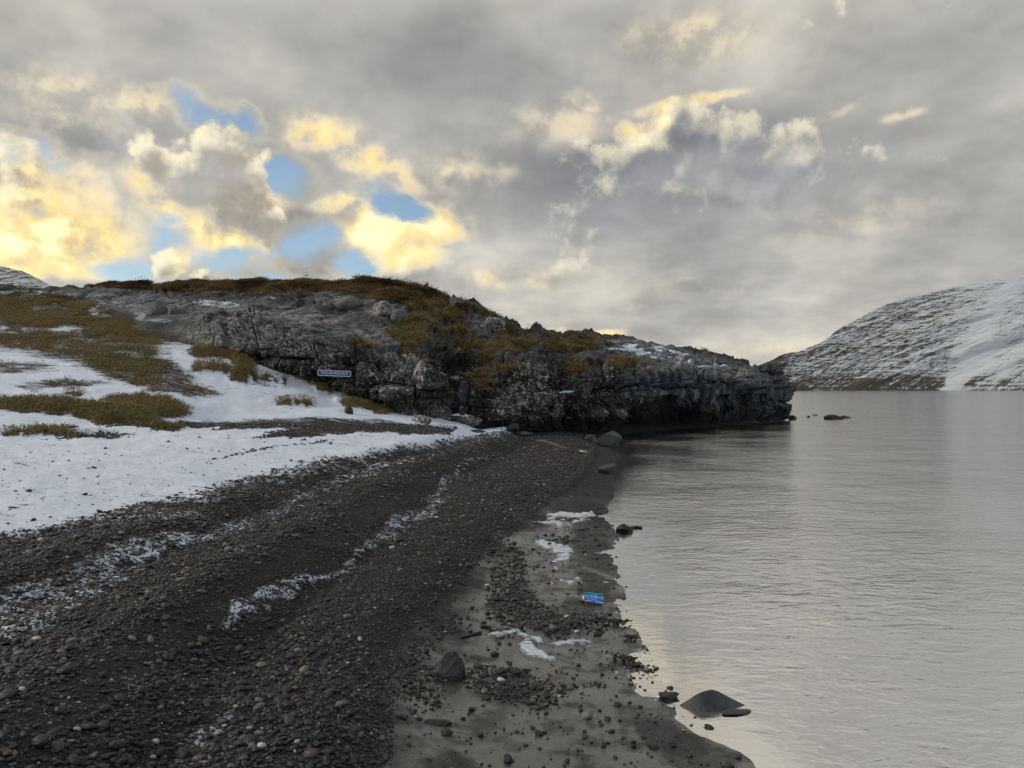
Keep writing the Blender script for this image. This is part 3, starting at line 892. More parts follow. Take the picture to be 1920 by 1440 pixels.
    dc = blocks + small + ledge + 0.45 * fb + 0.10 * fbs - 0.10 * fbf
    # tops: ice-smoothed slabs and turf ledges
    s1, s2, id3 = worley(wx / 2.6, wy / 3.4, wz / 0.8, 83)
    lstrat = (z + 0.25 * fbm(x * .35, y * .35, z * 0, 3, 77)) / 0.62
    lsaw = lstrat - np.floor(lstrat)
    lw = sstep(740, 820, PX1) * sstep(1120, 1000, PX1)
    dtp = 0.40 * fb + 0.10 * fbs + (id3 - .5) * 0.36 - 0.12 * sstep(.12, 0, s2 - s1) + lw * (lsaw - .5) * 0.62
    tip = sstep(1180, 1300, PX1)
    disp = cliff * dc + top * dtp * (1 - 0.25 * sstep(6.2, 7, V1)) + tip * top * 0.45 * (blocks * .5 + small)
    # deep recess along the water under the outer cliff
    cave = paint(pxf, pyf, [(1270, 790, 75, 26, 1.3), (1130, 800, 40, 12, .5), (1180, 795, 40, 16, .6), (1400, 785, 60, 12, .5), (1062, 745, 14, 60, .5), (1050, 720, 12, 40, .4), (850, 740, 22, 50, .5), (655, 690, 14, 40, .4)])
    disp = disp - cave
    hum = fbm(x * 1.5, y * 1.5, z * 1.5, 3, 145)
    disp = disp + top * sstep(700, 780, PX1) * sstep(1200, 1100, PX1) * 0.30 * hum + top * 0.10 * hum
    P1 = np.stack([x, y, z], 1) + N.reshape(-1, 3) * disp[:, None]
    NF = normals(P1.reshape(NU, NV, 3)).reshape(-1, 3)
    if np.dot(NF[(NU // 2) * NV + 100], np.array([0, -1, 0.3])) < 0:
        NF = -NF
    x, y, z = P1.T
    px, py = project(x, y, z)
    nz = smooth(NF.reshape(NU, NV, 3), 0, 6); nz = smooth(nz, 1, 6)[..., 2].ravel()
    # masks
    slab = paint(px, py, [(520, 602, 190, 34, 1.0, 6), (260, 565, 110, 22, .95, 8), (640, 566, 50, 16, .9, 12), (720, 580, 45, 18, .9, 10), (905, 608, 42, 18, .8, 25), (300, 575, 60, 20, .9),
                          (420, 635, 90, 18, .9, 10), (1240, 664, 130, 20, 1.0, 12), (1340, 688, 110, 18, 1.0, 14), (1230, 690, 60, 8, .6), (700, 630, 60, 16, .8, 15), (160, 545, 60, 8, .7), (470, 570, 70, 12, .6),
                          (1100, 662, 60, 8, .5), (855, 562, 20, 8, .8)])
    gr_paint = paint(px, py, [(330, 535, 190, 11, .9), (560, 533, 180, 16, .95), (720, 545, 120, 22, .95, 8), (830, 575, 90, 26, .95, 18), (900, 600, 80, 26, .8, 25), (100, 575, 190, 26, .60), (430, 600, 60, 9, .9, 4),
                              (250, 628, 60, 10, .8), (480, 622, 28, 9, .9), (600, 640, 40, 9, .75), (690, 640, 60, 11, .85, 6), (770, 635, 60, 22, .95, 20), (800, 655, 55, 26, .95), (850, 640, 60, 30, .9), (880, 690, 60, 22, .95),
                              (900, 715, 44, 18, .95), (930, 660, 60, 16, .85), (965, 640, 50, 14, .9), (940, 690, 50, 8, .8), (1060, 650, 70, 16, .9), (1120, 640, 80, 12, .85), (1185, 684, 52, 14, .95, 6), (1060, 690, 46, 12, .75),
                              (1150, 660, 60, 9, .6), (1250, 645, 60, 7, .6), (820, 700, 30, 10, .6), (1290, 660, 50, 6, .5), (620, 590, 60, 8, .4), (780, 600, 60, 14, .8), (560, 680, 12, 5, .5), (480, 640, 40, 8, .35)])
    grass = 0.88 * gr_paint * sstep(0.30, 0.68, nz + 0.12 * top) - 0.55 * slab
    grass = grass - 0.48 * sstep(0.0, 0.42, fbm(x * .7, y * .7, z * 1.6, 4, 147, .6)) * sstep(560, 600, py)
    grass = np.clip(grass + 0.12 * top * sstep(.55, .85, nz) * (1 - slab) * sstep(1250, 1100, px), 0, 1)
    # pale rock showing through the turf ledges
    heather = np.clip(paint(px, py, [(330, 535, 220, 12, .9), (560, 533, 200, 16, .95), (740, 545, 140, 22, .9, 8), (840, 572, 70, 20, .7, 20), (1100, 632, 120, 8, .7), (220, 575, 40, 12, .4)]) + .25 * fb, 0, 1)
    snow = paint(px, py, [(90, 575, 190, 28, .34), (400, 568, 60, 6, .55, 3), (450, 575, 50, 5, .45), (60, 548, 90, 6, .45), (150, 553, 60, 5, .45), (40, 578, 50, 6, .5), (190, 592, 40, 10, .55, 30), (262, 592, 14, 12, .55), (300, 600, 30, 6, .5),
                          (620, 540, 50, 5, .35), (500, 558, 30, 4, .4), (770, 595, 22, 5, .5), (855, 655, 14, 4, .6), (855, 707, 14, 5, .8), (835, 700, 12, 4, .6), (803, 716, 8, 6, .6), (1060, 735, 24, 4, .8), (1042, 762, 12, 5, .75),
                          (1220, 735, 26, 4, .55), (1270, 676, 110, 9, .46, 12), (1350, 688, 90, 8, .42, 14), (1190, 652, 70, 6, .44), (1230, 655, 90, 5, .42, 10), (420, 620, 30, 4, .4), (820, 640, 40, 4, .35), (1000, 640, 30, 3, .4), (290, 535, 30, 4, .3)])
    snow = snow * sstep(0.1, 0.5, nz) + top * sstep(.80, .95, nz) * (0.20 + 0.14 * sstep(1080, 1200, px) + .10 * slab)
    lich = paint(px, py, [(760, 700, 60, 50, 1.0), (700, 720, 40, 40, .8), (610, 650, 70, 30, .75), (510, 640, 50, 26, .8), (640, 720, 40, 40, .7), (1000, 720, 60, 50, .95), (960, 760, 50, 30, .8), (1150, 720, 60, 40, .5), (1060, 770, 50, 24, .6),
                          (800, 770, 60, 20, .5), (690, 620, 60, 12, .5), (900, 745, 40, 25, .35), (580, 690, 30, 20, .6), (1090, 780, 50, 20, .5), (1400, 720, 60, 30, .15)])
    lich = np.clip(np.maximum(lich, 0.45 * cliff * sstep(1330, 1150, px)) * (.75 + .6 * fbm(x * .9, y * .9, z * .9, 3, 141)) - 0.4 * slab, 0, 1)
    blue = paint(px, py, [(1270, 720, 90, 40, .95), (1360, 720, 80, 40, .8), (1440, 730, 50, 40, .7), (1210, 740, 40, 20, .6), (870, 735, 16, 20, .5), (1340, 690, 100, 20, .45)])
    att = dict(snow=np.clip(snow, 0, 1), grass=grass, wet=np.zeros(x.shape), fine=np.zeros(x.shape), rock=np.ones(x.shape), lichen=lich, slab=slab, blue=blue, hue=heather)
    f = grid_faces(NU, NV)
    fn = np.cross(P1[f[:, 1]] - P1[f[:, 0]], P1[f[:, 2]] - P1[f[:, 0]])
    if (fn * NF[f[:, 0]]).sum(1).mean() < 0:
        f = f[:, ::-1]
    o = mesh_obj('headland', P1, f, M_GROUND, attrs=att, smooth=False)
    o['kind'] = 'structure'
    return o, dict(P=P1, N=NF, px=px, py=py, grass=grass, hue=heather, snow=att['snow'], V=V1, faces=f)


headland, HEAD = build_headland()


def hit_head(px, py):
    sel = (np.abs(HEAD['px'] - px) < 6) & (np.abs(HEAD['py'] - py) < 5) & (HEAD['V'] < 7.2)
    idx = np.nonzero(sel)[0]
    if len(idx) == 0:
        k = np.argmin((HEAD['px'] - px) ** 2 + (HEAD['py'] - py) ** 2)
    else:
        near = idx[HEAD['P'][idx, 1] < HEAD['P'][idx, 1].min() + 0.6]
        k = near[np.argmin((HEAD['px'][near] - px) ** 2 + (HEAD['py'][near] - py) ** 2)]
    return HEAD['P'][k]


# ------------------------------------------------------------------ sea
def build_sea():
    th = np.radians(np.concatenate([np.linspace(-75, -10, 30, endpoint=False), np.linspace(-10, 20, 160, endpoint=False), np.linspace(20, 178, 60)]))
    r = np.concatenate([np.geomspace(0.8, 60, 260), np.geomspace(66, 5000, 40)])
    R, T = np.meshgrid(r, th, indexing='ij')
    x = (R * np.sin(T)).ravel(); y = (R * np.cos(T)).ravel()
    z, d, q, px, py = terrain(x, y)
    depth = np.where(R.ravel() > 62, 3.0, -z)
    depth = np.clip(depth, -0.5, 3.0)
    f = grid_faces(*R.shape)[:, ::-1]
    keep = np.any(depth[f] > -0.06, axis=1) & ((np.any(R.ravel()[f] < 62, axis=1)) | True)
    o = mesh_obj('sea', np.stack([x, y, 0 * x], 1), f[keep], M_WATER, attrs=dict(depth=depth))
    o['kind'] = 'structure'
    return o


sea = build_sea()


# ------------------------------------------------------------------ far mountains
def build_mountain(name, sky_line, shore, slope, extra=0, gully=None, seed=0, lean=0.8):
    pxs = np.array([p[0] for p in sky_line], float); pys = np.array([p[1] for p in sky_line], float)
    NU, NV = 520, 150
    u = np.linspace(pxs[0], pxs[-1], NU)
    top = np.interp(u, pxs, pys)
    for _ in range(6):
        top[1:-1] = (top[:-2] + 2 * top[1:-1] + top[2:]) / 4
    top = top + 1.6 * fbm(u * .06, 0 * u, 0 * u, 4, 99 + seed) * 1.5
    sh = np.full(NU, float(shore)) + extra * np.sin(np.linspace(0, 9, NU))
    tn = math.tan(math.radians(slope))
    k = (HZ - top) / F
    Yt = (sh * tn) / np.maximum(tn - k, 0.05)                # depth of the skyline along each column
    t = np.linspace(0, 1, NV)
    Yg = sh[:, None] + (Yt - sh)[:, None] * t[None, :]
    H = Yt * k + CAMZ
    prof = t ** 0.92
    Z = -1.5 + (H + 1.5)[:, None] * prof[None, :]
    X = (u[:, None] - 960) / F * Yg
    run = np.hypot((Yt - sh), H)[:, None] * t[None, :]
    xa = (u[:, None] - 960) / F * sh[:, None] + 0 * run
    fu = xa + lean * run; fv = run
    # gullies and benches
    g = fbm((fu * .022).ravel(), (fv * .006).ravel(), 0 * fu.ravel(), 5, 91 + seed, .6).reshape(fu.shape)
    b = fbm((fu * .004).ravel(), (fv * .03).ravel(), 0 * fu.ravel() + 3, 4, 95 + seed).reshape(fu.shape)
    amp = 9.0 * np.sin(np.pi * np.clip(t, 0, 1))[None, :] ** 0.7 + 1.5
    Yg = Yg - amp * g * 1.3; Z = Z + (amp * g * 0.55 + 3.5 * b * np.sin(np.pi * t)[None, :]) * (t > .02)[None, :]
    # behind the crest
    back = np.stack([X[:, -1] * 1.25, Yg[:, -1] * 1.25, Z[:, -1] * 0.9], -1)
    back2 = np.stack([X[:, -1] * 1.9, Yg[:, -1] * 1.9, Z[:, -1] * 0 - 2], -1)
    P = np.concatenate([np.stack([X, Yg, Z], -1), back[:, None], back2[:, None]], 1)
    flow = np.concatenate([np.stack([fu, fv, 0 * fu], -1), np.zeros((NU, 2, 3))], 1)
    px = u[:, None] + 0 * Yg
    pyy = HZ - F * (Z - CAMZ) / Yg
    bare = np.zeros(px.shape)
    if gully:
        bare = -0.13 * stroke(px + 30 * b + 30 * g, pyy, gully, 1.0) + 0.10 * sstep(1500, 1420, px) + 0.06 * sstep(690, 730, pyy)
        bare = bare - 0.05 * sstep(1700, 1900, px)
    bare = np.concatenate([bare, np.zeros((NU, 2))], 1)
    f = grid_faces(NU, NV + 2)
    o = mesh_obj(name, P.reshape(-1, 3), f[:, ::-1], M_MOUNT, attrs=dict(flow=flow.reshape(-1, 3), bare=bare.ravel()))
    o['kind'] = 'structure'
    return o


hill_r = build_mountain('far_hillside', [(1380, 700), (1425, 684), (1470, 664), (1495, 660), (1540, 641), (1580, 613), (1620, 590), (1660, 572), (1700, 560), (1745, 550), (1790, 538), (1850, 528), (1895, 519), (1930, 510), (2100, 470), (2400, 380), (2800, 330)],
                        900, 27, 14, gully=[(1905, 515, 14), (1870, 560, 16), (1850, 600, 20), (1825, 650, 26), (1800, 700, 24), (1795, 732, 30)], seed=0, lean=-0.85)
hill_l = build_mountain('far_hillside', [(-900, 380), (-500, 400), (-200, 452), (-80, 478), (0, 498), (40, 508), (80, 526), (105, 541), (140, 580), (200, 650)], 900, 24, 10, seed=5, lean=-0.6)

# ------------------------------------------------------------------ grass blades on turf
def grass_blades():
    Vs, Fs, hues, tips = [], [], [], []
    def scatter(P, N, w, hue, count, lmin, lmax, width, parent, name, E1, E2):
        pr = w / w.sum()
        idx = rng.choice(len(P), size=count, p=pr)
        NB = 7
        base = np.repeat(P[idx], NB, 0)
        nrm = np.repeat(N[idx], NB, 0)
        hu = np.repeat(np.clip(hue[idx] + rng.normal(0, .12, count), 0, 1), NB)
        n = len(base)
        base = base + np.repeat(E1[idx], NB, 0) * rng.uniform(-.5, 1.5, (n, 1)) + np.repeat(E2[idx], NB, 0) * rng.uniform(-.5, 1.5, (n, 1))
        base = base + rng.normal(0, .07, (n, 3)) * np.array([1, 1, .25])
        L = rng.uniform(lmin, lmax, n)
        ang = rng.uniform(0, 2 * math.pi, n)
        lean = np.stack([np.cos(ang), np.sin(ang), 0 * ang], 1) * rng.uniform(.4, 1.1, n)[:, None] + np.array([.35, -.5, -.45])
        up = nrm * .5 + np.array([0, 0, .3])
        mid = base + (up * .55 + lean * .25) * L[:, None]
        tipp = base + (up * .62 + lean * .95) * L[:, None]
        side = np.stack([-np.sin(ang + 1.2), np.cos(ang + 1.2), 0 * ang], 1) * (width * .5) * rng.uniform(.6, 1.3, n)[:, None]
        v = np.stack([base - side - nrm * .03, base + side - nrm * .03, mid + side * .7, mid - side * .7, tipp], 1).reshape(-1, 3)
        k = np.arange(n)[:, None] * 5
        f = np.concatenate([k + np.array([[0, 1, 2]]), k + np.array([[0, 2, 3]]), k + np.array([[3, 2, 4]])], 0)
        hh = np.repeat(np.clip(hu + rng.normal(0, .06, n), 0, 1), 5)
        tt = np.tile(np.array([0, 0, .5, .5, 1.0]), n)
        o = mesh_obj(name, v, f, M_GRASS, parent, smooth=True, attrs=dict(hue=hh, tip=tt))
        o['kind'] = 'stuff'
        return o
    P, N = HEAD['P'], HEAD['N']
    A = np.linalg.norm(np.cross(P[HEAD['faces'][:, 1]] - P[HEAD['faces'][:, 0]], P[HEAD['faces'][:, 3]] - P[HEAD['faces'][:, 0]]), axis=1)
    fa = HEAD['faces'][:, 0]
    vis = (HEAD['V'][fa] < 7.4) & (HEAD['px'][fa] > -120)
    nz = fbm(P[fa, 0] * 1.2, P[fa, 1] * 1.2, P[fa, 2] * 1.2, 4, 121)
    w = A * sstep(.42, .62, HEAD['grass'][fa] + .35 * nz) * vis
    hue = .38 + .75 * fbm(P[fa, 0] * .6, P[fa, 1] * .6, P[fa, 2] * .9, 4, 123, .6) + .45 * sstep(.3, .9, HEAD['hue'][fa])
    g1 = scatter(P[fa], N[fa], w, hue, 30000, .10, .30, .022, None, 'hill_grass', P[HEAD['faces'][:, 1]] - P[fa], P[HEAD['faces'][:, 3]] - P[fa])
    g1['label'] = 'dry brown and olive grass covering the ledges of the headland'; g1['category'] = 'grass'
    # bank
    v = BEACH['v']; nr, nc = BEACH['R']; att = BEACH['att']
    V3 = v.reshape(nr, nc, 3)
    du = np.gradient(V3, axis=0); dv = np.gradient(V3, axis=1)
    n = np.cross(du, dv); A2 = np.linalg.norm(n, axis=-1).ravel(); n = (n / (np.linalg.norm(n, axis=-1, keepdims=True) + 1e-9)).reshape(-1, 3)
    n[n[:, 2] < 0] *= -1
    px, py = project(*v.T)
    ok = (px > -150) & (px < 760) & (v[:, 1] > 8) & (v[:, 1] < 45)
    nn = fbm(v[:, 0] * 1.5, v[:, 1] * 1.5, 0 * v[:, 0], 4, 131)
    w2 = A2 * ok * sstep(.38, .75, att['grass'][:len(v)] + .55 * nn - .35 * sstep(.5, .7, att['snow'][:len(v)]))
    hue2 = .30 + .45 * fbm(v[:, 0] * .3, v[:, 1] * .3, 0 * v[:, 0], 3, 133) + .25 * sstep(650, 590, py)
    g2 = scatter(v, n, w2, hue2, 26000, .08, .24, .016, None, 'bank_grass', du.reshape(-1, 3), dv.reshape(-1, 3))
    g2['label'] = 'olive and tan grass tufts poking through snow on the bank'; g2['category'] = 'grass'


grass_blades()


# ------------------------------------------------------------------ boulders and stones
def ico(sub):
    import bmesh
    bm = bmesh.new(); bmesh.ops.create_icosphere(bm, subdivisions=sub, radius=1.0)
    v = np.array([vv.co[:] for vv in bm.verts]); f = np.array([[q.index for q in ff.verts] for ff in bm.faces])
    bm.free()
    return v, f


ICO2, ICO4, ICO5 = ico(2), ico(4), ico(5)


def rock_shape(seed, cuts=9, rough=.06, base=ICO4, depth=(.55, .85)):
    r = np.random.default_rng(seed)
    v = base[0].copy(); f = base[1]
    for _ in range(cuts):
        n = r.normal(size=3); n /= np.linalg.norm(n)
        h = r.uniform(*depth)
        dd = v @ n - h
        v = v - np.where(dd > 0, dd, 0)[:, None] * n
    s = seed * 3.7
    v = v * (1 + rough * fbm(v[:, 0] * 2 + s, v[:, 1] * 2, v[:, 2] * 2, 4, seed)[:, None] + rough * .35 * fbm(v[:, 0] * 8 + s, v[:, 1] * 8, v[:, 2] * 8, 3, seed + 1)[:, None])
    v = v - (v.max(0) + v.min(0)) / 2
    v = v / (v.max(0) - v.min(0))          # unit box
    return v, f


def place_rock(name, label, px, py, wpx, hpx, mat, seed, cat='rock', sea_level=False, on='beach', deep=.8, cuts=9, rough=.06, sink=.25, rz=0.0, tilt=0.0, group=None, shape=None, flat=True):
    if on == 'head':
        x, y, z = hit_head(px, py)
    else:
        x, y, z = hit(px, py, sea=sea_level)
    dn = math.atan2(CAMZ - z, y)
    hp = max((hpx - .8 * wpx * deep * math.sin(dn)) / math.cos(dn), .4 * hpx) if on != 'head' else hpx
    w = wpx / F * y; h = hp / F * y
    if shape is None:
        v, f = rock_shape(seed, cuts, rough)
    else:
        v, f = shape()
    dep = w * deep
    v = v * np.array([w, dep, h / (1 - sink)])
    ca, sa = math.cos(tilt), math.sin(tilt)
    v = np.stack([v[:, 0] * ca + v[:, 2] * sa, v[:, 1], -v[:, 0] * sa + v[:, 2] * ca], 1)
    ca, sa = math.cos(rz), math.sin(rz)
    v = np.stack([v[:, 0] * ca - v[:, 1] * sa, v[:, 0] * sa + v[:, 1] * ca, v[:, 2]], 1)
    hh = v[:, 2].max() - v[:, 2].min()
    v[:, 2] += -v[:, 2].min() - sink * hh
    o = mesh_obj(name, v, f, mat, smooth=shape is None)
    o.location = (x, y + (dep * .35 if on != 'head' else dep * .1), z)
    try:
        o.data.set_sharp_from_angle(angle=math.radians(32))
    except Exception:
        pass
    return tag(o, label, cat, group)


def hull_rock(points, seed, cuts=3, rough=.02):
    """convex block through the given corner points, edges chipped, faces slightly uneven"""
    import bmesh
    def make():
        bm = bmesh.new()
        for p in points:
            bm.verts.new(p)
        bmesh.ops.convex_hull(bm, input=bm.verts)
        bmesh.ops.bevel(bm, geom=bm.edges[:], offset=.025, segments=1, affect='EDGES')
        bmesh.ops.triangulate(bm, faces=bm.faces[:])
        bmesh.ops.subdivide_edges(bm, edges=bm.edges[:], cuts=cuts, use_grid_fill=True)
        bmesh.ops.triangulate(bm, faces=bm.faces[:])
        bm.verts.ensure_lookup_table(); bm.verts.index_update()
        v = np.array([w.co[:] for w in bm.verts]); f = np.array([[w.index for w in q.verts] for q in bm.faces])
        bm.free()
        for k in range(3):
            v[:, k] += rough * fbm(v[:, 0] * 4 + seed, v[:, 1] * 4, v[:, 2] * 4, 4, seed + k, .6)
        v = v - (v.max(0) + v.min(0)) / 2
        return v / (v.max(0) - v.min(0)), f
    return make


# steep pale left face, peak left of the middle, long back sloping to a point on the right
slab_rock = hull_rock([(-.50, .0, -.3), (-.28, -.5, -.3), (.2, -.5, -.3), (.5, -.2, -.3), (.5, .2, -.3), (.2, .5, -.3), (-.4, .4, -.3),
                       (-.16, -.02, .98), (.02, .16, 1.0), (.12, .10, .90), (.48, .02, .16), (-.46, -.02, .16), (-.22, -.44, .12), (.18, -.47, .05)], 3, 3, .018)
pyramid_rock = hull_rock([(-.5, -.1, -.2), (-.45, -.15, .15), (-.2, -.5, -.2), (-.15, -.42, .15), (.3, -.5, -.2), (.34, -.40, .2), (.5, 0, -.2), (.46, 0, .3), (.30, -.05, .80), (.22, .05, .96), (.02, .08, 1.0), (-.12, 0, .82), (-.32, -.05, .45), (.3, .45, -.2), (-.3, .45, -.2), (0, .35, .6)], 9, 3, .06)
wedge_rock = hull_rock([(-.5, -.2, -.2), (-.48, -.2, .5), (-.42, -.1, 1.0), (-.1, -.1, .75), (.3, -.1, .55), (.5, 0, .35), (.5, .1, -.2), (.2, -.4, -.2), (.15, -.35, .15), (-.3, -.45, -.2), (-.3, .4, .5), (.3, .4, .3), (0, .5, -.2)], 14, 3, .05)
place_rock('shore_rock', 'large angular dark rock with a sloping back at the water edge', 1342, 1340, 138, 52, M_RNEAR, 3, shape=slab_rock, sink=.23, deep=.5)
place_rock('flat_stone', 'thin dark slab lying in the water against the large shore rock', 1384, 1341, 62, 13, M_RNEAR, 8, sea_level=True, deep=.4, sink=.3, rz=.25)
place_rock('shore_rock', 'small black stone touching the left end of the large shore rock', 1257, 1314, 40, 20, M_RBLACK, 12, sink=.3)
place_rock('beach_rock', 'dark pyramid shaped rock standing on the wet gravel', 838, 1272, 70, 54, M_RBLACK, 21, shape=pyramid_rock, sink=.17, deep=.7)
place_rock('flat_stone', 'flat dark stone lying in wet sand near the bottom of the view', 820, 1362, 54, 17, M_RBLACK, 25, shape=wedge_rock, sink=.2, deep=.5)
place_rock('shore_rock', 'small dark rock just off the sand edge halfway along the shore', 1172, 997, 34, 18, M_RBLACK, 31, sea_level=True, sink=.3)
place_rock('beach_rock', 'pale grey angular stone beside a white ice patch', 1087, 993, 32, 18, M_RGREY, 37, cuts=11, sink=.2)
place_rock('shore_rock', 'half buried dark rock on the far sand edge', 1140, 889, 36, 20, M_RBLACK, 41, sink=.35)
place_rock('cliff_boulder', 'greenish boulder sitting in the water at the cliff foot', 1142, 838, 50, 32, M_RGREEN, 44, sea_level=True, cuts=11, sink=.2)
place_rock('cliff_boulder', 'smaller grey boulder between the sand and the greenish boulder', 1108, 829, 24, 15, M_RNEAR, 47, sink=.25)
place_rock('beach_rock', 'rounded black boulder on the snow where beach meets cliff', 961, 812, 24, 19, M_RBLACK, 53, cuts=5, sink=.25)
place_rock('bank_rock', 'black block leaning in the snow below the road sign', 653, 778, 19, 19, M_RBLACK, 57, cuts=14, sink=.2, tilt=.3)
place_rock('bank_rock', 'brown pointed stone in the snow below the lichen boulders', 788, 794, 40, 17, M_RLICH, 61, cuts=12, sink=.25)
place_rock('cliff_boulder', 'rounded lichen spotted boulder under the cliff with a cap of snow', 800, 782, 42, 30, M_RSNOW, 63, cuts=7, sink=.2)
place_rock('cliff_boulder', 'mossy dark boulder left of the rounded lichen boulder', 762, 779, 40, 24, M_RSNOW, 65, cuts=9, sink=.2)
place_rock('cliff_boulder', 'tilted slab with a snow stripe right of the rounded lichen boulder', 833, 788, 44, 26, M_RSNOW, 67, cuts=12, sink=.2, tilt=.35)
place_rock('cliff_boulder', 'low brown ledge rock with snow on its top at the cliff foot', 872, 797, 66, 24, M_RSNOW, 69, cuts=10, sink=.25)
place_rock('cliff_boulder', 'dark olive ledge rock at the cliff foot beside the black boulder', 922, 801, 62, 24, M_RLICH, 71, cuts=12, sink=.25)
place_rock('flat_stone', 'flat dark stone half covered by snow at the upper beach', 894, 813, 44, 8, M_RBLACK, 73, sink=.35)
place_rock('flat_stone', 'small flat dark stone at the snow edge of the upper beach', 905, 820, 26, 6, M_RBLACK, 75, sink=.35)
place_rock('flat_stone', 'grey plank-like stone on the gravel near the upper beach', 985, 818, 30, 9, M_RNEAR, 76, sink=.3, deep=.4)
place_rock('snow_stone', 'small brown stone alone on the snow field', 20, 957, 20, 8, M_RLICH, 77, sink=.3)
place_rock('bank_rock', 'small dark stone in the snow by the turf edge', 132, 804, 22, 7, M_RBLACK, 78, sink=.3)
place_rock('sea_rock', 'low black rock islet out in the water beyond the headland', 1567, 786, 37, 10, M_RBLACK, 81, sea_level=True, cuts=5, sink=.35, deep=.7)
place_rock('sea_rock', 'flat tail rock at the right end of the black islet', 1588, 784, 20, 5, M_RBLACK, 83, sea_level=True, cuts=5, sink=.35)
place_rock('sea_rock', 'small dark rock in the water at the tip of the headland', 1488, 786, 15, 8, M_RBLACK, 85, sea_level=True, sink=.3)
place_rock('sea_rock', 'tiny rock breaking the water between headland tip and islet', 1517, 782.5, 8, 3.5, M_RBLACK, 87, sea_level=True, sink=.3)
place_rock('sea_rock', 'thin sliver of rock breaking the water nearer the islet', 1530, 779, 10, 2.5, M_RBLACK, 89, sea_level=True, sink=.3)
place_rock('rock_outcrop', 'rounded grey outcrop in the heather below the hill crest', 655, 572, 62, 20, M_RGREY, 91, on='head', cuts=6, sink=.4)
place_rock('rock_outcrop', 'grey lichen boulder on the hill right of the crest outcrop', 722, 590, 48, 26, M_RLICH, 93, on='head', cuts=7, sink=.35)
place_rock('rock_outcrop', 'pale rounded boulder among brown grass on the right shoulder', 748, 598, 34, 22, M_RGREY, 95, on='head', cuts=7, sink=.35)
place_rock('rock_outcrop', 'small pale slab high on the right flank of the hill', 856, 567, 28, 11, M_RGREY, 97, on='head', cuts=7, sink=.35)
place_rock('rock_outcrop', 'jagged pale outcrop on the right flank above the grassy ledges', 922, 616, 50, 22, M_RLICH, 99, on='head', cuts=13, sink=.35)
place_rock('rock_outcrop', 'rounded grey boulder in the upper left slab', 290, 588, 42, 24, M_RGREY, 101, on='head', cuts=6, sink=.35)
place_rock('rock_outcrop', 'smaller upright boulder beside the rounded one in the upper left slab', 323, 588, 20, 18, M_RGREY, 103, on='head', cuts=6, sink=.35)

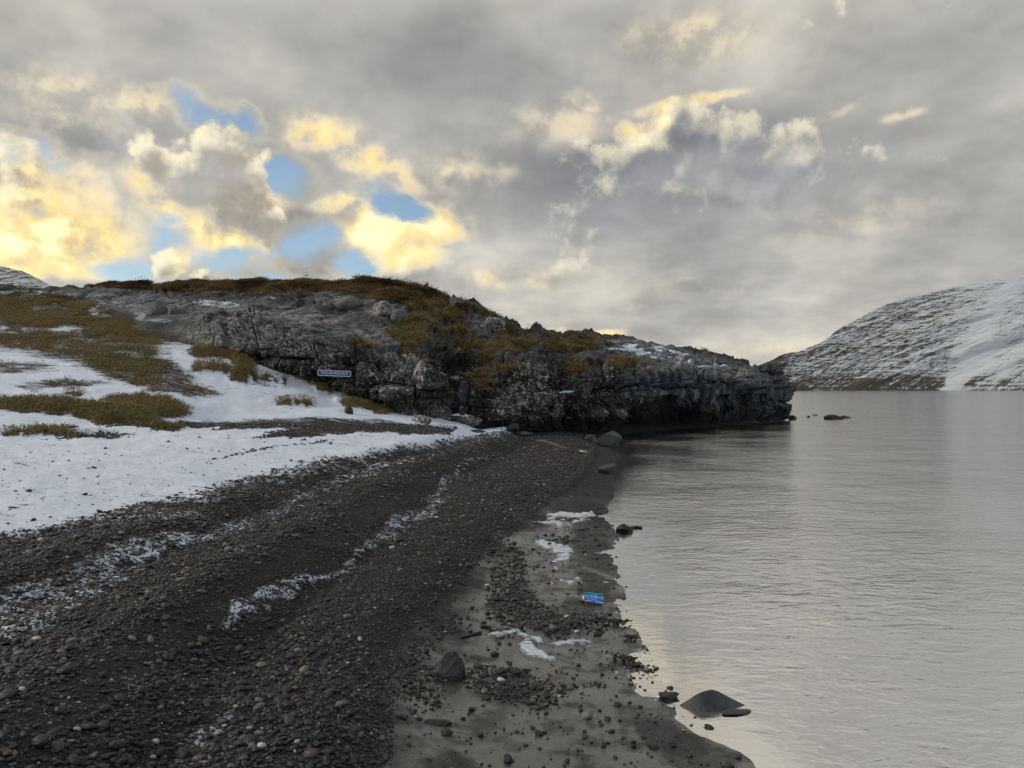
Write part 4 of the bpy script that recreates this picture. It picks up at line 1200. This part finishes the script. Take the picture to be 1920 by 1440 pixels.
# ------------------------------------------------------------------ pebbles
def build_pebbles():
    shapes = []
    for k in range(6):
        r = np.random.default_rng(200 + k)
        v, f = rock_shape(200 + k, 3, .10, ICO2, (.7, .9))
        v = v * np.array([1.0, r.uniform(.65, .9), r.uniform(.38, .6)])
        o = mesh_obj('pebble', v, f, M_PEB)
        me = o.data
        bpy.data.objects.remove(o)
        shapes.append(me)
    # candidates: uniform over the ground
    N = 1650000
    u = rng.uniform(0, 1, N)
    y = 2.1 + 25.0 * u ** 1.75
    xl = (-330 - 960) / F * y
    xr = np.interp(y, SHORE[:, 1], SHORE[:, 0]) + .25
    x = xl + (xr - xl) * rng.uniform(0, 1, N)
    # density weight: candidates per m2 must be evened out
    pdf = 1.0 / ((xr - xl) * (25.0 * 1.75 * u ** .75 + .35))
    nr, nc = BEACH['R']
    fi = np.interp(np.hypot(x, y), BEACH['r'], np.arange(nr)); fj = np.interp(np.arctan2(x, y), BEACH['th'], np.arange(nc))
    i0 = np.clip(fi.astype(int), 0, nr - 2); j0 = np.clip(fj.astype(int), 0, nc - 2); a, b = fi - i0, fj - j0
    zg = BEACH['v'][:, 2].reshape(nr, nc)
    z = zg[i0, j0] * (1 - a) * (1 - b) + zg[i0 + 1, j0] * a * (1 - b) + zg[i0, j0 + 1] * (1 - a) * b + zg[i0 + 1, j0 + 1] * a * b
    near = (i0 + (a > .5)) * nc + j0 + (b > .5)
    d, q = BEACH['d'][near], BEACH['q'][near]
    att = {'snow': BEACH['att']['snow'][near]}
    px, py = project(x, y, z)
    ok = (px > -300) & (px < 1480) & (py < 1620) & (py > 795) & (d > -.12)
    clus = fbm(x * 3, y * 3, 0 * x, 3, 211)
    # coarse stones low on the left, fine gravel on the inner berm
    coarse = sstep(1060, 1250, py) * sstep(760, 560, px)
    coarse = np.maximum(coarse, .45 * sstep(2.1, 2.8, q))
    coarse = np.clip(coarse + .35 * clus, 0, 1)
    patch = paint(px, py, [(960, 1290, 110, 36, 1, 15), (1000, 1150, 90, 30, .9, 30), (960, 1130, 50, 60, .9), (1090, 1165, 80, 20, .6), (760, 1200, 120, 60, .9, -40), (780, 1290, 60, 60, .7), (1080, 1290, 80, 18, .5), (1180, 1260, 60, 30, .45), (1060, 1015, 40, 10, .6), (950, 1060, 60, 40, .8, 60)])
    wetd = .05 + .75 * sstep(.25, .8, patch + .3 * clus)
    dens = np.where(q < 1.0, wetd, 1.0)
    dens = dens * (1 - .991 * sstep(.55, .8, att['snow']))
    band = stroke(px, py, [(830, 900, 8), (760, 930, 14), (600, 1010, 24), (480, 1090, 28), (330, 1180, 34), (180, 1290, 40), (40, 1370, 40)]) + stroke(px, py, [(1000, 990, 10), (900, 1080, 20), (820, 1150, 24), (700, 1240, 26)])
    dens = dens * (1 - .7 * sstep(.2, .8, band + .5 * clus))
    dens = dens * sstep(0, .06, d + .06)
    med = np.where(q < 1, .0075, .0038 + .0048 * coarse)
    med = med * np.interp(y, [2, 5, 9, 16, 27], [1, 1, 1.5, 2.3, 3.4])
    want = dens * np.clip(.80 / (np.pi * (med * .9) ** 2 * 1.6), 0, 9000) * np.interp(y, [2, 6, 10, 17, 27], [1, .8, .5, .3, .2])
    have = N * pdf
    take = ok & (rng.uniform(0, 1, N) < np.clip(want / have, 0, 1))
    x, y, z, med, px, py, coarse, snow = (a[take] for a in (x, y, z, med, px, py, coarse, att['snow']))
    n = len(x)
    size = med * np.exp(rng.normal(0, .52, n)) * 2.0
    big = rng.uniform(0, 1, n) < .006
    size = np.where(big, size * rng.uniform(1.5, 2.6, n), size)
    size = np.minimum(size, .085)
    rot = np.stack([rng.normal(0, .22, n), rng.normal(0, .22, n), rng.uniform(0, 6.283, n)], 1)
    asp = np.stack([np.ones(n), rng.uniform(.8, 1.1, n), rng.uniform(.75, 1.2, n)], 1) * size[:, None]
    vid = rng.integers(0, 6, n)
    zz = z + size * .12
    spx = size * F / y
    inside = (px > 0) & (px < 1920) & (py < 1436)
    order = np.argsort(-(spx * inside))
    top = order[:300]
    ref = []
    for i in top:
        o = bpy.data.objects.new('pebble', shapes[vid[i]])
        COL.objects.link(o)
        o.parent = beach
        o.location = (x[i], y[i], zz[i]); o.rotation_euler = rot[i]; o.scale = asp[i]
        if len(ref) < 6 and all(r.data is not o.data for r in ref):
            ref.append(o)
    rest = np.setdiff1d(np.arange(n), top)
    me = bpy.data.meshes.new('pebbles')
    me.vertices.add(len(rest))
    me.vertices.foreach_set('co', np.stack([x, y, zz], 1)[rest].astype(np.float32).ravel())
    a = me.attributes.new('rot', 'FLOAT_VECTOR', 'POINT'); a.data.foreach_set('vector', rot[rest].astype(np.float32).ravel())
    a = me.attributes.new('scl', 'FLOAT_VECTOR', 'POINT'); a.data.foreach_set('vector', asp[rest].astype(np.float32).ravel())
    a = me.attributes.new('pick', 'INT', 'POINT'); a.data.foreach_set('value', vid[rest].astype(np.int32))
    o = bpy.data.objects.new('shingle', me)
    COL.objects.link(o); o.parent = beach; o['kind'] = 'stuff'
    ng = bpy.data.node_groups.new('shingle_scatter', 'GeometryNodeTree')
    ng.interface.new_socket('Geometry', in_out='INPUT', socket_type='NodeSocketGeometry')
    ng.interface.new_socket('Geometry', in_out='OUTPUT', socket_type='NodeSocketGeometry')
    L = ng.links
    gi = ng.nodes.new('NodeGroupInput'); go = ng.nodes.new('NodeGroupOutput')
    join = ng.nodes.new('GeometryNodeJoinGeometry')
    for r in ref:
        oi = ng.nodes.new('GeometryNodeObjectInfo'); oi.transform_space = 'ORIGINAL'
        oi.inputs['Object'].default_value = r; oi.inputs['As Instance'].default_value = True
        L.new(oi.outputs['Geometry'], join.inputs[0])
    iop = ng.nodes.new('GeometryNodeInstanceOnPoints')
    def named(nm, ty):
        nd = ng.nodes.new('GeometryNodeInputNamedAttribute'); nd.data_type = ty; nd.inputs['Name'].default_value = nm
        return nd.outputs['Attribute']
    L.new(gi.outputs[0], iop.inputs['Points']); L.new(join.outputs[0], iop.inputs['Instance'])
    iop.inputs['Pick Instance'].default_value = True
    L.new(named('pick', 'INT'), iop.inputs['Instance Index'])
    L.new(named('rot', 'FLOAT_VECTOR'), iop.inputs['Rotation'])
    L.new(named('scl', 'FLOAT_VECTOR'), iop.inputs['Scale'])
    L.new(iop.outputs[0], go.inputs[0])
    md = o.modifiers.new('scatter', 'NODES'); md.node_group = ng
    print('pebbles', n)


build_pebbles()

# ------------------------------------------------------------------ sign
def rounded(w, h, r, d, n=6):
    pts = []
    for cx, cy, a0 in ((w / 2 - r, h / 2 - r, 0), (-w / 2 + r, h / 2 - r, 90), (-w / 2 + r, -h / 2 + r, 180), (w / 2 - r, -h / 2 + r, 270)):
        for k in range(n + 1):
            a = math.radians(a0 + 90 * k / n)
            pts.append((cx + r * math.cos(a), cy + r * math.sin(a)))
    return pts


def plate(name, w, h, r, d, y0, mat, parent, hole=None):
    """rounded plate in the XZ plane, facing -Y; with a hole it is a frame"""
    o = rounded(w, h, r, d); n = len(o)
    if hole:
        i = rounded(*hole, d)
        v = [(a, y0, b) for a, b in o] + [(a, y0, b) for a, b in i] + [(a, y0 + d, b) for a, b in o] + [(a, y0 + d, b) for a, b in i]
        f = []
        for k in range(n):
            q = (k + 1) % n
            f += [[k, q, n + q, n + k][::-1], [2 * n + k, 2 * n + q, 3 * n + q, 3 * n + k], [k, q, 2 * n + q, 2 * n + k], [n + k, n + q, 3 * n + q, 3 * n + k][::-1]]
        return mesh_obj(name, v, f, mat, parent, smooth=False)
    me = bpy.data.meshes.new(name)
    v = [(a, y0, b) for a, b in o] + [(a, y0 + d, b) for a, b in o]
    f = [list(range(n)), list(range(2 * n - 1, n - 1, -1))] + [[(k + 1) % n, k, n + k, n + (k + 1) % n] for k in range(n)]
    me.from_pydata(v, [], f); me.materials.append(mat)
    ob = bpy.data.objects.new(name, me); COL.objects.link(ob); ob.parent = parent
    return ob


def build_sign():
    blue = flat_mat('sign_blue', (0.018, 0.035, 0.24), .4, .08); white = flat_mat('sign_white', (0.72, 0.74, 0.80), .45, .05); steel = flat_mat('sign_bracket', (.25, .25, .25), .5, .2, metallic=.8)
    sel = (np.abs(HEAD['px'] - 627) < 38) & (np.abs(HEAD['py'] - 700) < 12) & (HEAD['V'] < 5)
    Y = HEAD['P'][sel, 1].min() - .10
    x, y, z = world(627, 700, Y)
    s = bpy.data.objects.new('place_name_sign', None); COL.objects.link(s)
    s.location = (x, y, z); s.rotation_euler = (0, math.radians(2.3), math.radians(4))
    w = 61.5 / F * Y; h = 10.5 / F * Y
    plate('panel', w * .985, h * .94, h * .15, .012, 0, blue, s)
    plate('border', w, h, h * .18, .012, -.003, white, s, hole=(w - h * .20, h * .80, h * .08))
    cu = bpy.data.curves.new('lettering', 'FONT'); cu.body = 'TRØLLAKAMPSANDUR'; cu.align_x = 'CENTER'; cu.align_y = 'CENTER'
    cu.size = h * .62; cu.extrude = .0015
    cu.offset = 0.0
    t = bpy.data.objects.new('lettering', cu); COL.objects.link(t); t.parent = s
    t.rotation_euler = (math.radians(90), 0, 0); t.location = (0, -.004, 0)
    cu.materials.append(white)
    bpy.context.view_layer.update()
    sx = w * .83 / max(t.dimensions.x, .01)
    me = bpy.data.meshes.new_from_object(t.evaluated_get(bpy.context.evaluated_depsgraph_get()))
    bpy.data.objects.remove(t)
    t = bpy.data.objects.new('lettering', me); COL.objects.link(t); t.parent = s
    t.rotation_euler = (math.radians(90), 0, 0); t.location = (0, -.004, 0); t.scale = (sx, 1.12, 1)
    for sx in (-.32, .32):
        v = np.array([(a, b, c) for a in (-.02, .02) for b in (.012, .45) for c in (-.02, .02)]) + np.array([sx * w, 0, 0])
        f = [[0, 1, 3, 2], [4, 6, 7, 5], [0, 4, 5, 1], [2, 3, 7, 6], [0, 2, 6, 4], [1, 5, 7, 3]]
        mesh_obj('bracket', v, f, steel, s, smooth=False)
    tag(s, 'long blue place name sign with white border on the cliff face', 'sign')


build_sign()

# ------------------------------------------------------------------ litter, driftwood, seaweed
def tube(pts, rad, n=8, seed=0, rough=.15):
    r = np.random.default_rng(seed)
    pts = np.array(pts, float); rad = np.array(rad, float)
    V = []
    for i, p in enumerate(pts):
        t = pts[min(i + 1, len(pts) - 1)] - pts[max(i - 1, 0)]; t /= np.linalg.norm(t) + 1e-9
        a = np.cross(t, (0, 0, 1)); a /= np.linalg.norm(a) + 1e-9; b = np.cross(a, t)
        for k in range(n):
            an = 2 * math.pi * k / n
            V.append(p + rad[i] * (1 + rough * r.normal()) * (math.cos(an) * a + math.sin(an) * b))
    m = len(pts)
    f = grid_faces(m, n, wrap=True).tolist()
    V.append(pts[0]); V.append(pts[-1])
    c0, c1 = m * n, m * n + 1
    f += [[c0, (k + 1) % n, k, k] for k in range(n)] + [[c1, (m - 1) * n + k, (m - 1) * n + (k + 1) % n, (m - 1) * n + (k + 1) % n] for k in range(n)]
    return np.array(V), f


def mesh_any(name, V, f, mat, parent=None, smooth=True):
    me = bpy.data.meshes.new(name)
    ff = []
    for q in f:
        q = list(dict.fromkeys(int(a) for a in q)); ff.append(q)
    me.from_pydata([tuple(map(float, a)) for a in V], [], ff); me.materials.append(mat)
    me.polygons.foreach_set('use_smooth', [smooth] * len(me.polygons))
    o = bpy.data.objects.new(name, me); COL.objects.link(o)
    if parent:
        o.parent = parent
    return o


def stick(name, label, pix, radii, mat, seed, cat, lift=.6, side=None):
    P = []
    for (a, b), r in zip(pix, radii):
        x, y, z = hit(a, b, sea=True); P.append((x, y, z + r * lift))
    P = np.array(P); c = P[0].copy()
    # refine
    t = np.linspace(0, len(P) - 1, 6 * len(P)); Q = np.stack([np.interp(t, range(len(P)), P[:, k]) for k in range(3)], 1)
    R = np.interp(t, range(len(P)), radii)
    r = np.random.default_rng(seed); Q += r.normal(0, .12, Q.shape) * R[:, None]
    V, f = tube(Q - c, R, 8, seed)
    o = mesh_any(name, V, f, mat); o.location = c
    return tag(o, label, cat)


M_WOOD = flat_mat('driftwood', (0.09, 0.08, 0.068), .8, .45, 30); M_PALE = flat_mat('bleached_wood', (0.42, 0.40, 0.36), .8, .3, 30)
M_KELP = flat_mat('kelp', (0.014, 0.011, 0.008), .3, .4, 40)
stick('driftwood', 'grey driftwood stick lying on the gravel near the cliff', [(1006, 827), (1022, 830), (1040, 835), (1052, 839), (1066, 842)], [.030, .045, .040, .025, .012], M_WOOD, 1, 'driftwood')
stick('driftwood', 'short bleached stick on the gravel close to the far water edge', [(1088, 847), (1095, 849), (1102, 850)], [.03, .035, .02], M_PALE, 2, 'driftwood')
stick('driftwood', 'bleached branch at the top of the beach against the cliff', [(1046, 795), (1056, 797), (1064, 800), (1082, 803)], [.03, .03, .03, .02], M_PALE, 3, 'driftwood')
stick('kelp_stalk', 'dark wavy kelp stalk beside the white ice streak', [(902, 1176), (918, 1178), (935, 1184), (950, 1184), (958, 1187)], [.012, .014, .012, .010, .013], M_KELP, 4, 'seaweed')
stick('kelp_stalk', 'dark kelp stalk at the edge of the wet gravel', [(868, 1196), (884, 1192), (902, 1189)], [.012, .011, .013], M_KELP, 5, 'seaweed')
stick('kelp_stalk', 'thin kelp strand trailing in the water from the small offshore rock', [(1180, 992), (1192, 990), (1204, 991)], [.02, .018, .012], M_KELP, 6, 'seaweed')


def kelp(label, px, py, wpx, seed):
    x, y, z = hit(px, py, sea=True)
    w = wpx / F * y
    r = np.random.default_rng(seed)
    V, Fc = [], []
    for k in range(16):
        a = r.uniform(0, 6.28); L = w * r.uniform(.25, .6); wd = w * r.uniform(.04, .09)
        p0 = np.array([r.normal(0, w * .12), r.normal(0, w * .08), .01])
        n = 6
        for i in range(n):
            t = i / (n - 1)
            p = p0 + np.array([math.cos(a), math.sin(a) * .6, 0]) * L * t + np.array([0, 0, abs(math.sin(t * 4 + k)) * w * .16 * (1 - t * .6)])
            s = np.array([-math.sin(a), math.cos(a), .3]) * wd * (1 - t * .7)
            V += [p - s, p + s]
            if i:
                b = len(V) - 4
                Fc.append([b, b + 1, b + 3, b + 2])
    o = mesh_any('seaweed_clump', V, Fc, M_KELP)
    md = o.modifiers.new('thick', 'SOLIDIFY'); md.thickness = .006
    o.location = (x, y, z)
    tag(o, label, 'seaweed')


kelp('black seaweed clump at the water edge below the blue plastic', 1160, 1172, 44, 1)
kelp('black seaweed heap on the wet sand nearest the water', 1186, 1200, 34, 2)
kelp('dark seaweed clump right of the white ice tongue', 1170, 1240, 50, 3)


def litter():
    blue = flat_mat('blue_plastic', (0.09, 0.30, 0.74), .3, .35, 14); teal = flat_mat('teal_plastic', (0.03, 0.42, 0.46), .3, .2, 14); white = flat_mat('white_plastic', (.72, .78, .80), .35, .08, 14)
    x, y, z = hit(1113, 1131)
    w = 40 / F * y; h = 15 / F * y
    s = bpy.data.objects.new('plastic_packet', None); COL.objects.link(s); s.location = (x, y, z + .01); s.rotation_euler = (0, math.radians(3), math.radians(-6))
    # crushed pouch: cushion with dents
    n, m = 22, 14
    def cushion(sx, sy, sz, seed, amp):
        V = []
        for i in range(n + 1):
            for j in range(m):
                u = -1 + 2 * i / n; a = 2 * math.pi * j / m
                prof = (1 - abs(u) ** 3.5) ** .5
                ca, sa = math.cos(a), math.sin(a)
                V.append((u * sx, math.copysign(abs(ca) ** .5, ca) * sy * (.85 + .15 * prof), math.copysign(abs(sa) ** .7, sa) * sz * prof))
        V = np.array(V)
        d = fbm(V[:, 0] * 22 + seed, V[:, 1] * 22, V[:, 2] * 22, 3, seed)
        V[:, 2] += amp * d; V[:, 1] += amp * .6 * d
        return V, grid_faces(n + 1, m, wrap=True).tolist()
    V, f = cushion(w * .47, h * .55, h * .36, 3, .022); V[:, 2] += h * .36
    mesh_any('pouch', V, f, blue, s)
    V, f = cushion(w * .46, h * .10, h * .10, 5, .006); V += np.array([-.004, h * .50, h * .78])
    mesh_any('seam', V, f, teal, s)
    V, f = cushion(w * .44, h * .07, h * .06, 6, .008); V += np.array([.004, -h * .56, h * .14])
    mesh_any('seam', V, f, white, s)
    V, f = cushion(w * .055, h * .42, h * .25, 7, .008); V += np.array([-w * .475, 0, h * .34])
    mesh_any('end_cap', V, f, white, s)
    tag(s, 'crumpled bright blue plastic packet with white edges on the wet sand', 'litter')


litter()
